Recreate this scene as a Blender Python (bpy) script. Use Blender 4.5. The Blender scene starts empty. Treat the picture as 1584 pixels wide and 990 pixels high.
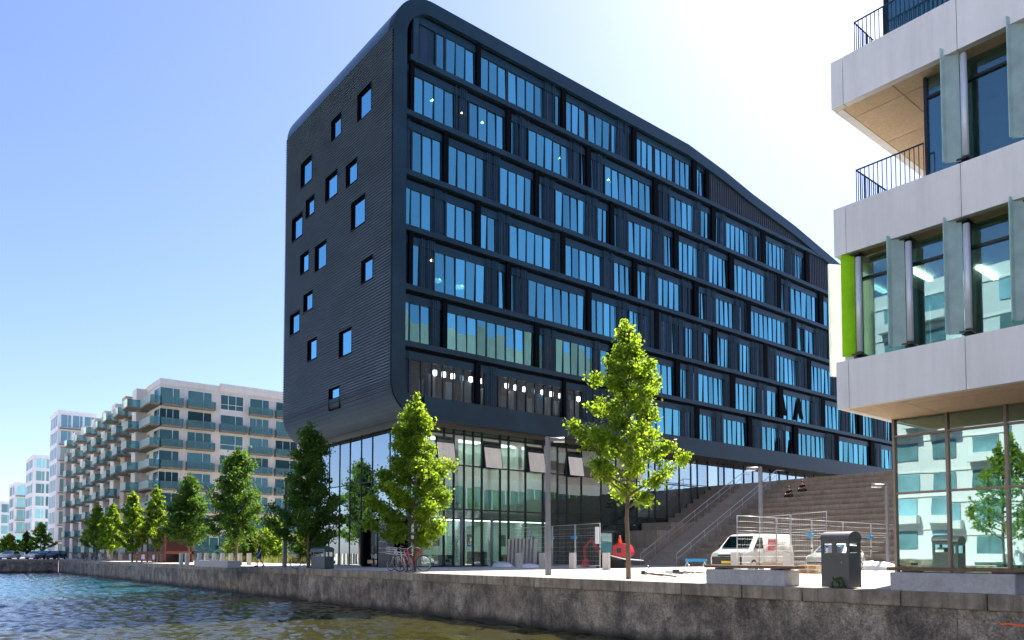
import bpy, bmesh, math, random
from mathutils import Vector, Matrix, noise
random.seed(7)
sc = bpy.context.scene
C = sc.collection
PI = math.pi
R = math.radians

# ------------------------------------------------------------------ camera
F = 1157.; CX = 792.; PY = 806.; H = .92          # focal length and principal point in photo pixels, eye height over the quay
YAW = math.atan(942/1157.); PITCH = R(2.52)
cam = bpy.data.cameras.new('camera'); camo = bpy.data.objects.new('camera', cam); C.objects.link(camo)
cam.sensor_width = 36; cam.lens = 36*F/1584; cam.shift_y = (PY-495)/1584.
cam.clip_end = 3000; cam.clip_start = .1
fwv = Vector((-math.cos(YAW), math.sin(YAW), 0))
camo.location = (0, 0, H)
camo.rotation_euler = (fwv*math.cos(PITCH)+Vector((0, 0, math.sin(PITCH)))).to_track_quat('-Z', 'Y').to_euler()
sc.camera = camo

# ------------------------------------------------------------------ sky and sun
SUN_AZ = R(-15.5); SUN_EL = R(50)
w = bpy.data.worlds.new('World'); sc.world = w; w.use_nodes = True
nt = w.node_tree; sky = nt.nodes.new('ShaderNodeTexSky'); sky.sky_type = 'NISHITA'; sky.sun_disc = False
sky.sun_elevation = SUN_EL; sky.sun_rotation = SUN_AZ
sky.air_density = 1.0; sky.dust_density = .95; sky.ozone_density = 3.5
tn = nt.nodes.new('ShaderNodeVectorMath'); tn.operation = 'MULTIPLY'; tn.inputs[1].default_value = (.84, .81, .97)
nt.links.new(sky.outputs[0], tn.inputs[0]); nt.links.new(tn.outputs[0], nt.nodes['Background'].inputs[0]); nt.nodes['Background'].inputs[1].default_value = .09
sd = bpy.data.lights.new('sun', 'SUN'); sd.energy = 5; sd.angle = R(.53); sd.color = (1, .93, .82)
so = bpy.data.objects.new('sun', sd); C.objects.link(so)
sdir = Vector((math.sin(SUN_AZ)*math.cos(SUN_EL), math.cos(SUN_AZ)*math.cos(SUN_EL), math.sin(SUN_EL)))
so.rotation_euler = sdir.to_track_quat('Z', 'Y').to_euler(); so.location = (0, 0, 80)
sc.view_settings.view_transform = 'Standard'; sc.view_settings.look = 'None'
sc.view_settings.gamma = 1; sc.view_settings.exposure = 1.6
sc.cycles.max_bounces = 8; sc.cycles.transparent_max_bounces = 12
sc.cycles.caustics_reflective = False; sc.cycles.caustics_refractive = False

# ------------------------------------------------------------------ survey helpers: photo measurement -> place on a known plane
def ray(px, py):
    a = (px-CX)/F; b = -(py-PY)/F
    f = math.cos(PITCH)-b*math.sin(PITCH); u = math.sin(PITCH)+b*math.cos(PITCH)
    c, s = math.cos(YAW), math.sin(YAW)
    return (-c*f+s*a, s*f+c*a, u)
def hx(px, py, X): r = ray(px, py); k = X/r[0]; return Vector((X, r[1]*k, H+r[2]*k))
def hy(px, py, Y): r = ray(px, py); k = Y/r[1]; return Vector((r[0]*k, Y, H+r[2]*k))
def hz(px, py, Z=0): r = ray(px, py); k = (Z-H)/r[2]; return Vector((r[0]*k, r[1]*k, Z))
def Yat(px, X, z):                      # Y on the plane X where column px sees height z
    py = 500.
    for _ in range(8):
        v = hx(px, py, X); r = ray(px, py); k = X/r[0]; py -= (z-v.z)/k*F*.97
    return hx(px, py, X).y
def Xat(px, Y, z):
    py = 500.
    for _ in range(8):
        v = hy(px, py, Y); r = ray(px, py); k = Y/r[1]; py -= (z-v.z)/k*F*.97
    return hy(px, py, Y).x

# ------------------------------------------------------------------ materials
MATS = {}
def newmat(name):
    m = bpy.data.materials.new(name); m.use_nodes = True; MATS[name] = m
    return m, m.node_tree, m.node_tree.nodes['Principled BSDF']
def ramp(nt, fac, stops):
    r = nt.nodes.new('ShaderNodeValToRGB'); el = r.color_ramp.elements
    while len(el) < len(stops): el.new(.5)
    for e, (p, c) in zip(el, stops): e.position = p; e.color = (*c, 1) if len(c) == 3 else c
    nt.links.new(fac, r.inputs[0]); return r.outputs[0]
def pos(nt, scale=(1, 1, 1)):
    g = nt.nodes.new('ShaderNodeNewGeometry'); m = nt.nodes.new('ShaderNodeMapping')
    m.inputs['Scale'].default_value = scale; nt.links.new(g.outputs['Position'], m.inputs[0]); return m.outputs[0]
def nz(nt, vec, scale, detail=5, rough=.6):
    n = nt.nodes.new('ShaderNodeTexNoise'); n.inputs['Scale'].default_value = scale
    n.inputs['Detail'].default_value = detail; n.inputs['Roughness'].default_value = rough
    nt.links.new(vec, n.inputs['Vector']); return n.outputs[0]
def mixc(nt, f, a, b, mode='MIX'):
    m = nt.nodes.new('ShaderNodeMix'); m.data_type = 'RGBA'; m.blend_type = mode
    for s, v in ((0, f), (6, a), (7, b)):
        if hasattr(v, 'links') or hasattr(v, 'is_linked'): nt.links.new(v, m.inputs[s])
        elif s == 0: m.inputs[0].default_value = v
        else: m.inputs[s].default_value = (*v, 1)
    return m.outputs[2]
def bump(nt, p, h, strength=.3, dist=.02):
    b = nt.nodes.new('ShaderNodeBump'); b.inputs['Strength'].default_value = strength; b.inputs['Distance'].default_value = dist
    nt.links.new(h, b.inputs['Height']); nt.links.new(b.outputs[0], p.inputs['Normal'])
def objvar(nt, col, amt=.15):
    o = nt.nodes.new('ShaderNodeObjectInfo'); mr = nt.nodes.new('ShaderNodeMapRange')
    mr.inputs['To Min'].default_value = 1-amt; mr.inputs['To Max'].default_value = 1+amt
    nt.links.new(o.outputs['Random'], mr.inputs[0])
    v = nt.nodes.new('ShaderNodeVectorMath'); v.operation = 'SCALE'
    nt.links.new(col, v.inputs[0]); nt.links.new(mr.outputs[0], v.inputs['Scale']); return v.outputs[0]
def solid(name, col, rough=.6, metal=0, var=.12, scale=3., spec=.5, bmp=0, obv=0):
    m, nt, p = newmat(name)
    n = nz(nt, pos(nt), scale)
    c = ramp(nt, n, [(.25, tuple(x*(1-var) for x in col)), (.75, tuple(min(1, x*(1+var)) for x in col))])
    if obv: c = objvar(nt, c, obv)
    nt.links.new(c, p.inputs['Base Color'])
    rr = nt.nodes.new('ShaderNodeMapRange'); rr.inputs['To Min'].default_value = max(.02, rough-.08); rr.inputs['To Max'].default_value = min(1, rough+.1)
    nt.links.new(n, rr.inputs[0]); nt.links.new(rr.outputs[0], p.inputs['Roughness'])
    p.inputs['Metallic'].default_value = metal; p.inputs['Specular IOR Level'].default_value = spec
    if bmp: bump(nt, p, nz(nt, pos(nt), scale*8), bmp)
    return m
def concrete(name, lo, hi, streak=.5, scale=.6, rough=.85, spots=True, stain=(.3, .27, .24), obv=.05):
    m, nt, p = newmat(name)
    n1 = nz(nt, pos(nt), scale, 8, .65); n2 = nz(nt, pos(nt, (2.2, 2.2, .18)), 1.6, 6, .7)
    c = ramp(nt, n1, [(.3, lo), (.7, hi)])
    f = ramp(nt, n2, [(.42, (0, 0, 0)), (.72, (streak,)*3)])
    c = mixc(nt, f, c, tuple(a*b for a, b in zip(lo, stain)))
    if spots:
        n3 = nz(nt, pos(nt), 14, 4); g = ramp(nt, n3, [(.3, (.86,)*3), (.7, (1.08,)*3)])
        c = mixc(nt, 1., c, g, 'MULTIPLY')
    c = objvar(nt, c, obv)
    nt.links.new(c, p.inputs['Base Color']); p.inputs['Roughness'].default_value = rough
    bump(nt, p, nz(nt, pos(nt), 9, 8), .25, .02)
    return m
def glass(name, tint, refl, base=.3, ior=1.6, trans=(.25, .35, .4), rough=.012, wob=.02, wscale=.5, obv=.12):
    m, nt, p = newmat(name); nt.nodes.remove(p)
    out = nt.nodes['Material Output']
    fr = nt.nodes.new('ShaderNodeFresnel'); fr.inputs[0].default_value = ior
    mr = nt.nodes.new('ShaderNodeMapRange'); mr.inputs['To Min'].default_value = base; mr.inputs['To Max'].default_value = 1
    nt.links.new(fr.outputs[0], mr.inputs[0])
    gl = nt.nodes.new('ShaderNodeBsdfGlossy'); gl.inputs['Roughness'].default_value = rough
    tr = nt.nodes.new('ShaderNodeBsdfTransparent'); tr.inputs[0].default_value = (*trans, 1)
    cc = nt.nodes.new('ShaderNodeRGB'); cc.outputs[0].default_value = (*refl, 1)
    nt.links.new(objvar(nt, cc.outputs[0], obv), gl.inputs[0])
    b = nt.nodes.new('ShaderNodeBump'); b.inputs['Strength'].default_value = wob; b.inputs['Distance'].default_value = .3
    nt.links.new(nz(nt, pos(nt), wscale, 2), b.inputs['Height']); nt.links.new(b.outputs[0], gl.inputs['Normal'])
    df = nt.nodes.new('ShaderNodeBsdfDiffuse'); df.inputs[0].default_value = (*tint, 1)
    m1 = nt.nodes.new('ShaderNodeMixShader'); m1.inputs[0].default_value = .25
    nt.links.new(tr.outputs[0], m1.inputs[1]); nt.links.new(df.outputs[0], m1.inputs[2])
    m2 = nt.nodes.new('ShaderNodeMixShader'); nt.links.new(mr.outputs[0], m2.inputs[0])
    nt.links.new(m1.outputs[0], m2.inputs[1]); nt.links.new(gl.outputs[0], m2.inputs[2])
    nt.links.new(m2.outputs[0], out.inputs[0]); return m
def translucent(name, col, tcol, mix=.5, rough=.5, var=.35, gloss=.06):
    m, nt, p = newmat(name); out = nt.nodes['Material Output']
    n = nz(nt, pos(nt), 2.5, 3)
    g = nt.nodes.new('ShaderNodeNewGeometry')
    c = ramp(nt, n, [(.3, tuple(x*(1-var) for x in col)), (.7, tuple(x*(1+var) for x in col))])
    c2 = ramp(nt, n, [(.3, tuple(x*(1-var) for x in tcol)), (.7, tuple(min(1, x*(1+var)) for x in tcol))])
    rr = ramp(nt, g.outputs['Random Per Island'], [(0, (.6, .72, .7)), (1, (1.25, 1.15, 1.))])
    c = mixc(nt, 1., c, rr, 'MULTIPLY'); c2 = mixc(nt, 1., c2, rr, 'MULTIPLY')
    p.inputs['Roughness'].default_value = rough; p.inputs['Specular IOR Level'].default_value = gloss*4
    nt.links.new(c, p.inputs['Base Color'])
    t = nt.nodes.new('ShaderNodeBsdfTranslucent'); nt.links.new(c2, t.inputs[0])
    mx = nt.nodes.new('ShaderNodeMixShader'); mx.inputs[0].default_value = mix
    nt.links.new(p.outputs[0], mx.inputs[1]); nt.links.new(t.outputs[0], mx.inputs[2]); nt.links.new(mx.outputs[0], out.inputs[0])
    return m
def emit(name, col, s):
    m, nt, p = newmat(name); p.inputs['Emission Color'].default_value = (*col, 1); p.inputs['Emission Strength'].default_value = s
    return m

clad = solid('dark slate cladding', (.10, .13, .16), .5, .0, .22, .5, .25)
bull = solid('blue grey metal edge', (.014, .042, .065), .3, 0, .15, .5, .4)
fasc = solid('dark blue grey metal', (.010, .032, .050), .35, 0, .35, .3, .2)
span = solid('dark spandrel panel', (.009, .034, .058), .3, .0, .25, .35, .2)
black = solid('black recess', (.003, .004, .006), .8, 0, .2, 2., .05)  # black stands in for shade in facade gaps; also plain black frames
scrn = solid('dark perforated screen', (.012, .038, .060), .4, 0, .25, 1.5, .25)
ribm = solid('grey ribbed cladding', (.03, .042, .055), .45, 0, .15, 1., .5)
mull = solid('dark mullion metal', (.012, .016, .02), .35, .3, .1, 2.)
soffm = solid('brown soffit cladding', (.16, .125, .105), .6, 0, .15, 1.2)
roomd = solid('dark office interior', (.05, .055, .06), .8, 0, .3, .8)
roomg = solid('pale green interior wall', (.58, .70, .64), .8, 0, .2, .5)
furn = solid('dark furniture', (.03, .035, .04), .6, 0, .3, 2.)
pane = glass('office window glass', (.02, .06, .09), (.24, .66, .70), .56, 1.55, (.3, .5, .55), .01, .012, obv=.28)
panec = glass('clear office window glass', (.02, .03, .04), (.5, .65, .75), .04, 1.25, (.78, .82, .82), .01, .01)
paneb = glass('bright blue window glass', (.0, .02, .04), (.35, .85, 1.0), .75, 1.5, (.1, .2, .3), .01, .008)
curt = glass('curtain wall glass', (.05, .09, .08), (.66, .80, .82), .17, 1.5, (.86, .96, .92), .008, .008, .35)
curte = glass('bright curtain wall glass', (.05, .09, .09), (.80, .93, .97), .52, 1.6, (.6, .75, .75), .008, .01, .35, obv=.2)
rbgl = glass('green tinted glass', (.03, .07, .06), (.62, .80, .77), .36, 1.6, (.5, .75, .66), .008, .006, .5)
rbgl2 = glass('blue green window glass', (.02, .05, .05), (.48, .72, .76), .22, 1.5, (.7, .88, .78), .008, .004, .5)
apgl = glass('teal window glass', (.02, .07, .08), (.45, .88, .95), .34, 1.6, (.25, .45, .5), .03, .06, .3, .75)
balg = glass('teal balcony glass', (.16, .33, .34), (.7, .95, 1.), .16, 1.5, (.45, .75, .76), .05, .05, 1.)
balw = translucent('frosted white glass', (.65, .72, .72), (.7, .8, .8), .5, .3, .08)
whgl = translucent('milky white glass', (.8, .83, .88), (.88, .93, 1.), .6, .25, .05)
grgl = translucent('lime green glass', (.42, .72, .01), (.62, .98, .02), .6, .25, .12)
agl = translucent('pale aqua glass', (.60, .76, .82), (.72, .86, .92), .5, .2, .12, .15)
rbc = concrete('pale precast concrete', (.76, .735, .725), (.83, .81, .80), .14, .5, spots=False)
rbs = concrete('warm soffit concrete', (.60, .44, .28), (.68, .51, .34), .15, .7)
wgc = concrete('pinkish wing concrete', (.62, .48, .43), (.72, .58, .53), .3, .25)
apc = concrete('apartment render', (.70, .64, .57), (.78, .72, .65), .15, .25, spots=False)
apl = concrete('apartment warm render', (.50, .37, .25), (.56, .42, .29), .1, .3, spots=False)
grc = concrete('grey stair tower concrete', (.28, .27, .28), (.36, .35, .35), .2, .3)
crm = concrete('cream render', (.62, .52, .38), (.70, .59, .45), .12, .25, spots=False)
whr = solid('white render', (.66, .68, .71), .7, 0, .06, .4)
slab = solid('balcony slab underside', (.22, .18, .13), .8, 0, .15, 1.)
whp = solid('white window frame', (.75, .76, .78), .4, 0, .05, 1.)
tubem = solid('brushed aluminium', (.62, .65, .74), .35, .15, .06, 5.)
brn = solid('bronze mullion', (.20, .15, .13), .4, .4, .1, 4.)
ped = solid('pale grey granite pavement', (.56, .53, .49), .85, 0, .18, .7, .3, .15)
stp = concrete('brown brick seating', (.25, .205, .165), (.34, .285, .235), .4, .8, .85)
stp2 = concrete('grey brown stair tread', (.34, .295, .25), (.42, .37, .32), .2, 1.0, .85)
steel = solid('galvanised steel', (.50, .50, .50), .38, .7, .1, 5.)
lampm = solid('grey painted steel post', (.17, .175, .195), .45, .2, .1, 3.)
bollm = solid('pale granite bollard', (.50, .47, .45), .75, 0, .12, 20., .4, .1)
blockm = concrete('speckled granite block', (.34, .33, .34), (.46, .45, .47), .15, 3., .8)
wood = solid('weathered bench wood', (.16, .095, .055), .65, 0, .3, 9., .4, .2)
rub = solid('black rubber', (.012, .012, .013), .7, 0, .2, 8.)
blk = solid('black paint', (.012, .013, .015), .3, 0, .15, 4.)
binm = solid('charcoal painted bin steel', (.075, .075, .078), .4, .1, .12, 3.)
bindk = solid('teal grey bin steel', (.03, .05, .06), .4, .1, .12, 3.)
whv = solid('white vehicle paint', (.78, .77, .75), .22, 0, .02, 2., .6)
slv = solid('pale silver vehicle paint', (.60, .60, .56), .25, .3, .03, 2., .6)
redp = solid('red machine paint', (.45, .015, .03), .3, 0, .1, 3.)
orng = solid('orange plastic', (.9, .12, .02), .4, 0, .05, 3.)
bluep = solid('bright blue plastic', (.02, .28, .55), .4, 0, .05, 3.)
yel = solid('yellow plate', (.75, .5, .02), .4, 0, .02, 3.)
logor = solid('red sticker', (.62, .07, .07), .4, 0, .05, 3.)
wht = solid('white print', (.75, .75, .75), .5, 0, .02, 3.)
vgl = glass('vehicle glass', (.01, .03, .03), (.6, .85, .9), .15, 1.5, (.15, .22, .22), .01, .02)
navy = solid('navy totem panel', (.012, .02, .045), .25, .1, .2, 1.)
bark = solid('grey brown bark', (.16, .12, .085), .9, 0, .3, 12., .2, .4)
leafb = translucent('fresh green leaves', (.085, .16, .018), (.40, .56, .03), .55, .5, .3)
leafd = translucent('deep or shaded green leaves', (.045, .11, .020), (.17, .31, .03), .48, .5, .3)  # also carries the shade of the dark quay trees in its colour
leafs = translucent('light green leaves', (.12, .18, .025), (.50, .58, .06), .5, .5, .3)
skin = solid('skin', (.45, .26, .18), .55, 0, .08, 5.)
cnavy = solid('navy cloth', (.015, .02, .05), .85, 0, .2, 8.)
cblue = solid('blue cloth', (.04, .13, .30), .85, 0, .15, 8.)
cyel = solid('pale yellow cloth', (.65, .62, .25), .85, 0, .1, 8.)
cblk = solid('black cloth', (.012, .012, .014), .85, 0, .2, 8.)
hair = solid('dark hair', (.025, .015, .01), .6, 0, .2, 20.)
blnd = solid('blue grey blind glass', (.16, .30, .36), .12, 0, .4, .35, .6, 0, .5)
redw = solid('rust red timber', (.20, .055, .035), .7, 0, .3, 3.)
pink = solid('pink bike paint', (.6, .12, .2), .35, 0, .05, 3.)
lampe = emit('warm ceiling light', (1., .55, .22), 22.)
lobby_fill = emit('soft lobby fill light', (.85, 1., .9), 2.4)  # added glow that brightens the lobby, not a known lamp
lampw = emit('white ceiling light', (.95, 1., .95), 4.)
dcar = solid('dark vehicle paint', (.02, .025, .035), .2, .3, .1, 3.)
dirt = solid('earth and grass', (.07, .08, .03), .95, 0, .4, .8)
grass = translucent('dry grass blades', (.16, .17, .06), (.3, .34, .08), .4, .7, .3)

# paint on the quay wall: dark stained concrete, streaks, tide line
m, nt, p = newmat('stained quay concrete'); quaym = m
n1 = nz(nt, pos(nt), .9, 12, .78); c = ramp(nt, n1, [(.34, (.065, .054, .044)), (.47, (.18, .15, .125)), (.62, (.40, .34, .28))])
n2 = nz(nt, pos(nt, (1.5, 1.5, .35)), 1.1, 9, .78); f = ramp(nt, n2, [(.46, (0, 0, 0)), (.68, (.8, .8, .8))])
c = mixc(nt, f, c, (.04, .034, .03))
n7 = nz(nt, pos(nt, (1, 1, .8)), 1.9, 7, .75); c = mixc(nt, ramp(nt, n7, [(.55, (0, 0, 0)), (.66, (.75,)*3)]), c, (.03, .027, .022))
n8 = nz(nt, pos(nt, (1, 1, .6)), .35, 5, .6); c = mixc(nt, ramp(nt, n8, [(.58, (0, 0, 0)), (.68, (.6,)*3)]), c, (.36, .29, .22))
n4 = nz(nt, pos(nt, (5, 5, .12)), 1.1, 5, .7); f4 = ramp(nt, n4, [(.66, (0, 0, 0)), (.74, (.5, .5, .5))]); c = mixc(nt, f4, c, (.34, .31, .28))
n3 = nz(nt, pos(nt), 22, 4); c = mixc(nt, 1., c, ramp(nt, n3, [(.3, (.5,)*3), (.7, (1.45,)*3)]), 'MULTIPLY')
sx = nt.nodes.new('ShaderNodeSeparateXYZ'); nt.links.new(pos(nt), sx.inputs[0])
n6 = nz(nt, pos(nt, (1, 1, .3)), .9, 6); ad = nt.nodes.new('ShaderNodeMath'); ad.operation = 'MULTIPLY_ADD'; ad.inputs[1].default_value = .8
nt.links.new(n6, ad.inputs[0]); nt.links.new(sx.outputs[2], ad.inputs[2])
wl = nt.nodes.new('ShaderNodeMapRange'); wl.inputs['From Min'].default_value = -1.5; wl.inputs['From Max'].default_value = -1.15
nt.links.new(ad.outputs[0], wl.inputs[0]); c = mixc(nt, wl.outputs[0], (.018, .019, .014), c)
nt.links.new(objvar(nt, c, .04), p.inputs['Base Color']); p.inputs['Roughness'].default_value = .85
bump(nt, p, nz(nt, pos(nt), 6, 9), .5, .04)
copem = concrete('weathered coping stone', (.18, .15, .12), (.42, .36, .29), .75, 1.6, .85, obv=.16)

# paving slabs: joints, tyre stains
nt = ped.node_tree; p = nt.nodes['Principled BSDF']; src = p.inputs['Base Color'].links[0].from_socket
br = nt.nodes.new('ShaderNodeTexBrick'); br.inputs['Scale'].default_value = 1; br.inputs['Mortar Size'].default_value = .018; br.inputs['Brick Width'].default_value = 1.6; br.inputs['Row Height'].default_value = .8
br.inputs['Color1'].default_value = (1, 1, 1, 1); br.inputs['Color2'].default_value = (.82, .8, .78, 1); br.inputs['Mortar'].default_value = (.35, .33, .3, 1); nt.links.new(pos(nt), br.inputs['Vector'])
c = mixc(nt, 1., src, br.outputs[0], 'MULTIPLY'); st_ = nz(nt, pos(nt, (.6, 1.6, 1)), .45, 7, .7); c = mixc(nt, ramp(nt, st_, [(.5, (0, 0, 0)), (.72, (.55,)*3)]), c, (.22, .2, .18)); nt.links.new(c, p.inputs['Base Color'])
# water
m, nt, p = newmat('harbour water'); water = m
p.inputs['Base Color'].default_value = (.035, .036, .008, 1); p.inputs['Roughness'].default_value = .04; p.inputs['IOR'].default_value = 1.33
a = nz(nt, pos(nt, (1, 1.5, 1)), 1.1, 3, .55); b_ = nz(nt, pos(nt, (1.6, 1, 1)), 4.2, 3, .6); 
ad = nt.nodes.new('ShaderNodeMath'); ad.operation = 'MULTIPLY_ADD'; ad.inputs[1].default_value = .28
nt.links.new(b_, ad.inputs[0]); nt.links.new(a, ad.inputs[2]); bump(nt, p, b_, .5, .03)
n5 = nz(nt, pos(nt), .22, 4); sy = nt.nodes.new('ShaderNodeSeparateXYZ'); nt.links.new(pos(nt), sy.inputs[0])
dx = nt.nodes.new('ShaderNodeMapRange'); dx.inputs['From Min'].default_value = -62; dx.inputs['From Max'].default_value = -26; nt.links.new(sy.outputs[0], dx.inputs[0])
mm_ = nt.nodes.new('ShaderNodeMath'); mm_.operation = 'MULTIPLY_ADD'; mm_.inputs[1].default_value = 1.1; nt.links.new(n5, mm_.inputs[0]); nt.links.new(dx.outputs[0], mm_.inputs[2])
c = ramp(nt, mm_.outputs[0], [(.45, (.010, .075, .12)), (.85, (.016, .035, .026)), (1.2, (.030, .029, .008))])  # blue of the reflected sky painted into the water toward the far left
nt.links.new(c, p.inputs['Base Color'])

# ------------------------------------------------------------------ building helpers
WO = {}
def worigin(o): return WO.get(o.name, Vector((0, 0, 0))) if o else Vector((0, 0, 0))
def link(name, data, loc, parent=None, scale=None, rot=None):
    o = bpy.data.objects.new(name, data); C.objects.link(o)
    loc = Vector(loc); o.location = loc-worigin(parent); WO[o.name] = loc.copy()
    if parent: o.parent = parent
    if scale: o.scale = scale
    if rot: o.rotation_euler = rot
    return o
def thing(name, label, cat, loc=(0, 0, 0), group=None, rz=0, local=False):
    o = link(name, None, loc); o['label'] = label; o['category'] = cat
    if group: o['group'] = group
    o.rotation_euler = (0, 0, rz); o.empty_display_size = .3
    if rz or local: WO[o.name] = Vector((0, 0, 0))
    return o
def tag(o, label, cat, group=None):
    o['label'] = label; o['category'] = cat
    if group: o['group'] = group
    return o
UB = {}
def ubox(mat):
    if mat.name not in UB:
        me = bpy.data.meshes.new('unit_'+mat.name)
        v = [(x, y, z) for x in (-.5, .5) for y in (-.5, .5) for z in (-.5, .5)]
        me.from_pydata(v, [], [(0, 1, 3, 2), (4, 6, 7, 5), (0, 4, 5, 1), (2, 3, 7, 6), (0, 2, 6, 4), (1, 5, 7, 3)])
        me.materials.append(mat); UB[mat.name] = me
    return UB[mat.name]
def box(name, mat, lo, hi, parent=None, rot=None):
    lo = Vector(lo); hi = Vector(hi)
    return link(name, ubox(mat), (lo+hi)/2, parent, tuple(abs(x) for x in (hi-lo)), rot)
class MB:
    def __init__(s): s.v = []; s.f = []; s.sm = []
    def box(s, lo, hi):
        x0, y0, z0 = lo; x1, y1, z1 = hi; n = len(s.v)
        s.v += [(x, y, z) for x in (x0, x1) for y in (y0, y1) for z in (z0, z1)]
        s.add([(n, n+1, n+3, n+2), (n+4, n+6, n+7, n+5), (n, n+4, n+5, n+1), (n+2, n+3, n+7, n+6), (n, n+2, n+6, n+4), (n+1, n+5, n+7, n+3)])
        return s
    def add(s, fs, smooth=False): s.f += fs; s.sm += [smooth]*len(fs)
    def quad(s, *p): n = len(s.v); s.v += [tuple(q) for q in p]; s.add([tuple(range(n, n+len(p)))]); return s
    def tube(s, pts, r, seg=8, cap=True):
        pts = [Vector(q) for q in pts]; n0 = len(s.v)
        rs = r if isinstance(r, (list, tuple)) else [r]*len(pts)
        for i, q in enumerate(pts):
            d = (pts[min(i+1, len(pts)-1)]-pts[max(i-1, 0)]).normalized()
            a = d.orthogonal().normalized() if abs(d.z) < .9 else Vector((1, 0, 0))
            if abs(d.z) < .9: a = d.cross(Vector((0, 0, 1))).normalized()
            b = d.cross(a).normalized(); a = b.cross(d).normalized()
            for k in range(seg):
                t = 2*PI*k/seg; s.v.append(tuple(q+(a*math.cos(t)+b*math.sin(t))*rs[i]))
        for i in range(len(pts)-1):
            for k in range(seg):
                k2 = (k+1) % seg; s.add([(n0+i*seg+k, n0+i*seg+k2, n0+(i+1)*seg+k2, n0+(i+1)*seg+k)], True)
        if cap:
            s.add([tuple(n0+k for k in range(seg))[::-1], tuple(n0+(len(pts)-1)*seg+k for k in range(seg))])
        return s
    def ring(s, c, r, rr, axis='y', seg=20, ms=6):
        n0 = len(s.v)
        for i in range(seg):
            t = 2*PI*i/seg
            for k in range(ms):
                u = 2*PI*k/ms; q = r+rr*math.cos(u); h = rr*math.sin(u)
                if axis == 'y': s.v.append((c[0]+q*math.cos(t), c[1]+h, c[2]+q*math.sin(t)))
                else: s.v.append((c[0]+h, c[1]+q*math.cos(t), c[2]+q*math.sin(t)))
        for i in range(seg):
            for k in range(ms):
                i2 = (i+1) % seg; k2 = (k+1) % ms
                s.add([(n0+i*ms+k, n0+i*ms+k2, n0+i2*ms+k2, n0+i2*ms+k)], True)
        return s
    def prism(s, poly, axis, a0, a1, smooth=False):   # poly in the two other axes
        n0 = len(s.v); n = len(poly)
        for a in (a0, a1):
            for q in poly:
                s.v.append((a, q[0], q[1]) if axis == 'x' else (q[0], a, q[1]) if axis == 'y' else (q[0], q[1], a))
        s.add([tuple(range(n0, n0+n)), tuple(range(n0+n, n0+2*n))[::-1]])
        for k in range(n): s.add([(n0+k, n0+(k+1) % n, n0+n+(k+1) % n, n0+n+k)], smooth)
        return s
    def build(s, name, mat, parent=None, origin=None, bevel=0):
        o0 = Vector(origin) if origin is not None else worigin(parent)
        me = bpy.data.meshes.new(name)
        me.from_pydata([tuple(Vector(q)-o0) for q in s.v], [], s.f); me.materials.append(mat)
        me.polygons.foreach_set('use_smooth', s.sm); me.update()
        bm = bmesh.new(); bm.from_mesh(me); bmesh.ops.recalc_face_normals(bm, faces=bm.faces)
        if bevel: bmesh.ops.bevel(bm, geom=bm.edges[:], offset=bevel, segments=2, affect='EDGES', clamp_overlap=True)
        bm.to_mesh(me); bm.free()
        return link(name, me, o0, parent)
def struct(o): o['kind'] = 'structure'; return o
def stuff(o): o['kind'] = 'stuff'; return o
def text(name, s, mat, size, loc, rot, parent, depth=.004):
    cu = bpy.data.curves.new(name, 'FONT'); cu.body = s; cu.size = size; cu.extrude = depth; cu.align_x = 'CENTER'; cu.align_y = 'CENTER'
    t = bpy.data.objects.new(name, cu); C.objects.link(t); dg = bpy.context.evaluated_depsgraph_get()
    me = bpy.data.meshes.new_from_object(t.evaluated_get(dg)); bpy.data.objects.remove(t)
    me.materials.clear(); me.materials.append(mat)
    return link(name, me, loc, parent, None, rot)

# ================================================================== SETTING
QY = 19.1; QX = -136.7
# ground: one sheet to the horizon with the basin cut out of it
g = MB()
for lo, hi in (((-1500, QY+.45), (QX, 2500)), ((-1500, -1500), (QX-.45, QY+.45)), ((QX, QY+.45), (1500, 2500)), ((QX-.45, -1500), (1500, -26))):
    g.quad((lo[0], lo[1], 0), (hi[0], lo[1], 0), (hi[0], hi[1], 0), (lo[0], hi[1], 0))
struct(g.build('pavement', ped))
import numpy as np
xs = [-8.]
while xs[-1] > QX: xs.append(xs[-1]-max(.08, .0035*abs(xs[-1])))
xs = np.array(xs[:-1]+[QX]); ys = [QY+.1]
while ys[-1] > -2.: ys.append(ys[-1]-.07)
ys = np.array(ys); XX, YY = np.meshgrid(xs, ys, indexing='ij'); ZZ = np.zeros_like(XX); rg = np.random.RandomState(5)
for _ in range(70):
    lam = rg.uniform(.3, 1.) if _ % 4 else rg.uniform(1., 2.2); th = rg.normal(1.9, .75); kx, ky = 2*PI/lam*math.cos(th), 2*PI/lam*math.sin(th); ph = rg.uniform(0, 6.28)
    gx = 1+.6*np.sin(XX*.13*rg.uniform(.5, 1.5)+ph)*np.sin(YY*.21*rg.uniform(.5, 1.5)+ph*2)
    ZZ += gx*.0050*lam*np.sin(kx*XX+ky*YY+ph+.8*np.sin(XX*.31+YY*.17))
edge = np.minimum(1, np.minimum((XX-QX)/4, np.minimum((YY+2)/2, (-8-XX)/2))); ZZ *= np.clip(edge, 0, 1)
nx, ny = XX.shape; V = np.stack([XX, YY, ZZ-1.95], -1).reshape(-1, 3); I = np.arange(nx*ny).reshape(nx, ny)
Q = np.stack([I[:-1, :-1], I[1:, :-1], I[1:, 1:], I[:-1, 1:]], -1).reshape(-1, 4)
me = bpy.data.meshes.new('water'); nf = len(Q); me.vertices.add(len(V)); me.vertices.foreach_set('co', V.ravel()); me.loops.add(nf*4); me.loops.foreach_set('vertex_index', Q.ravel()[::1].astype(np.int32))
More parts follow.
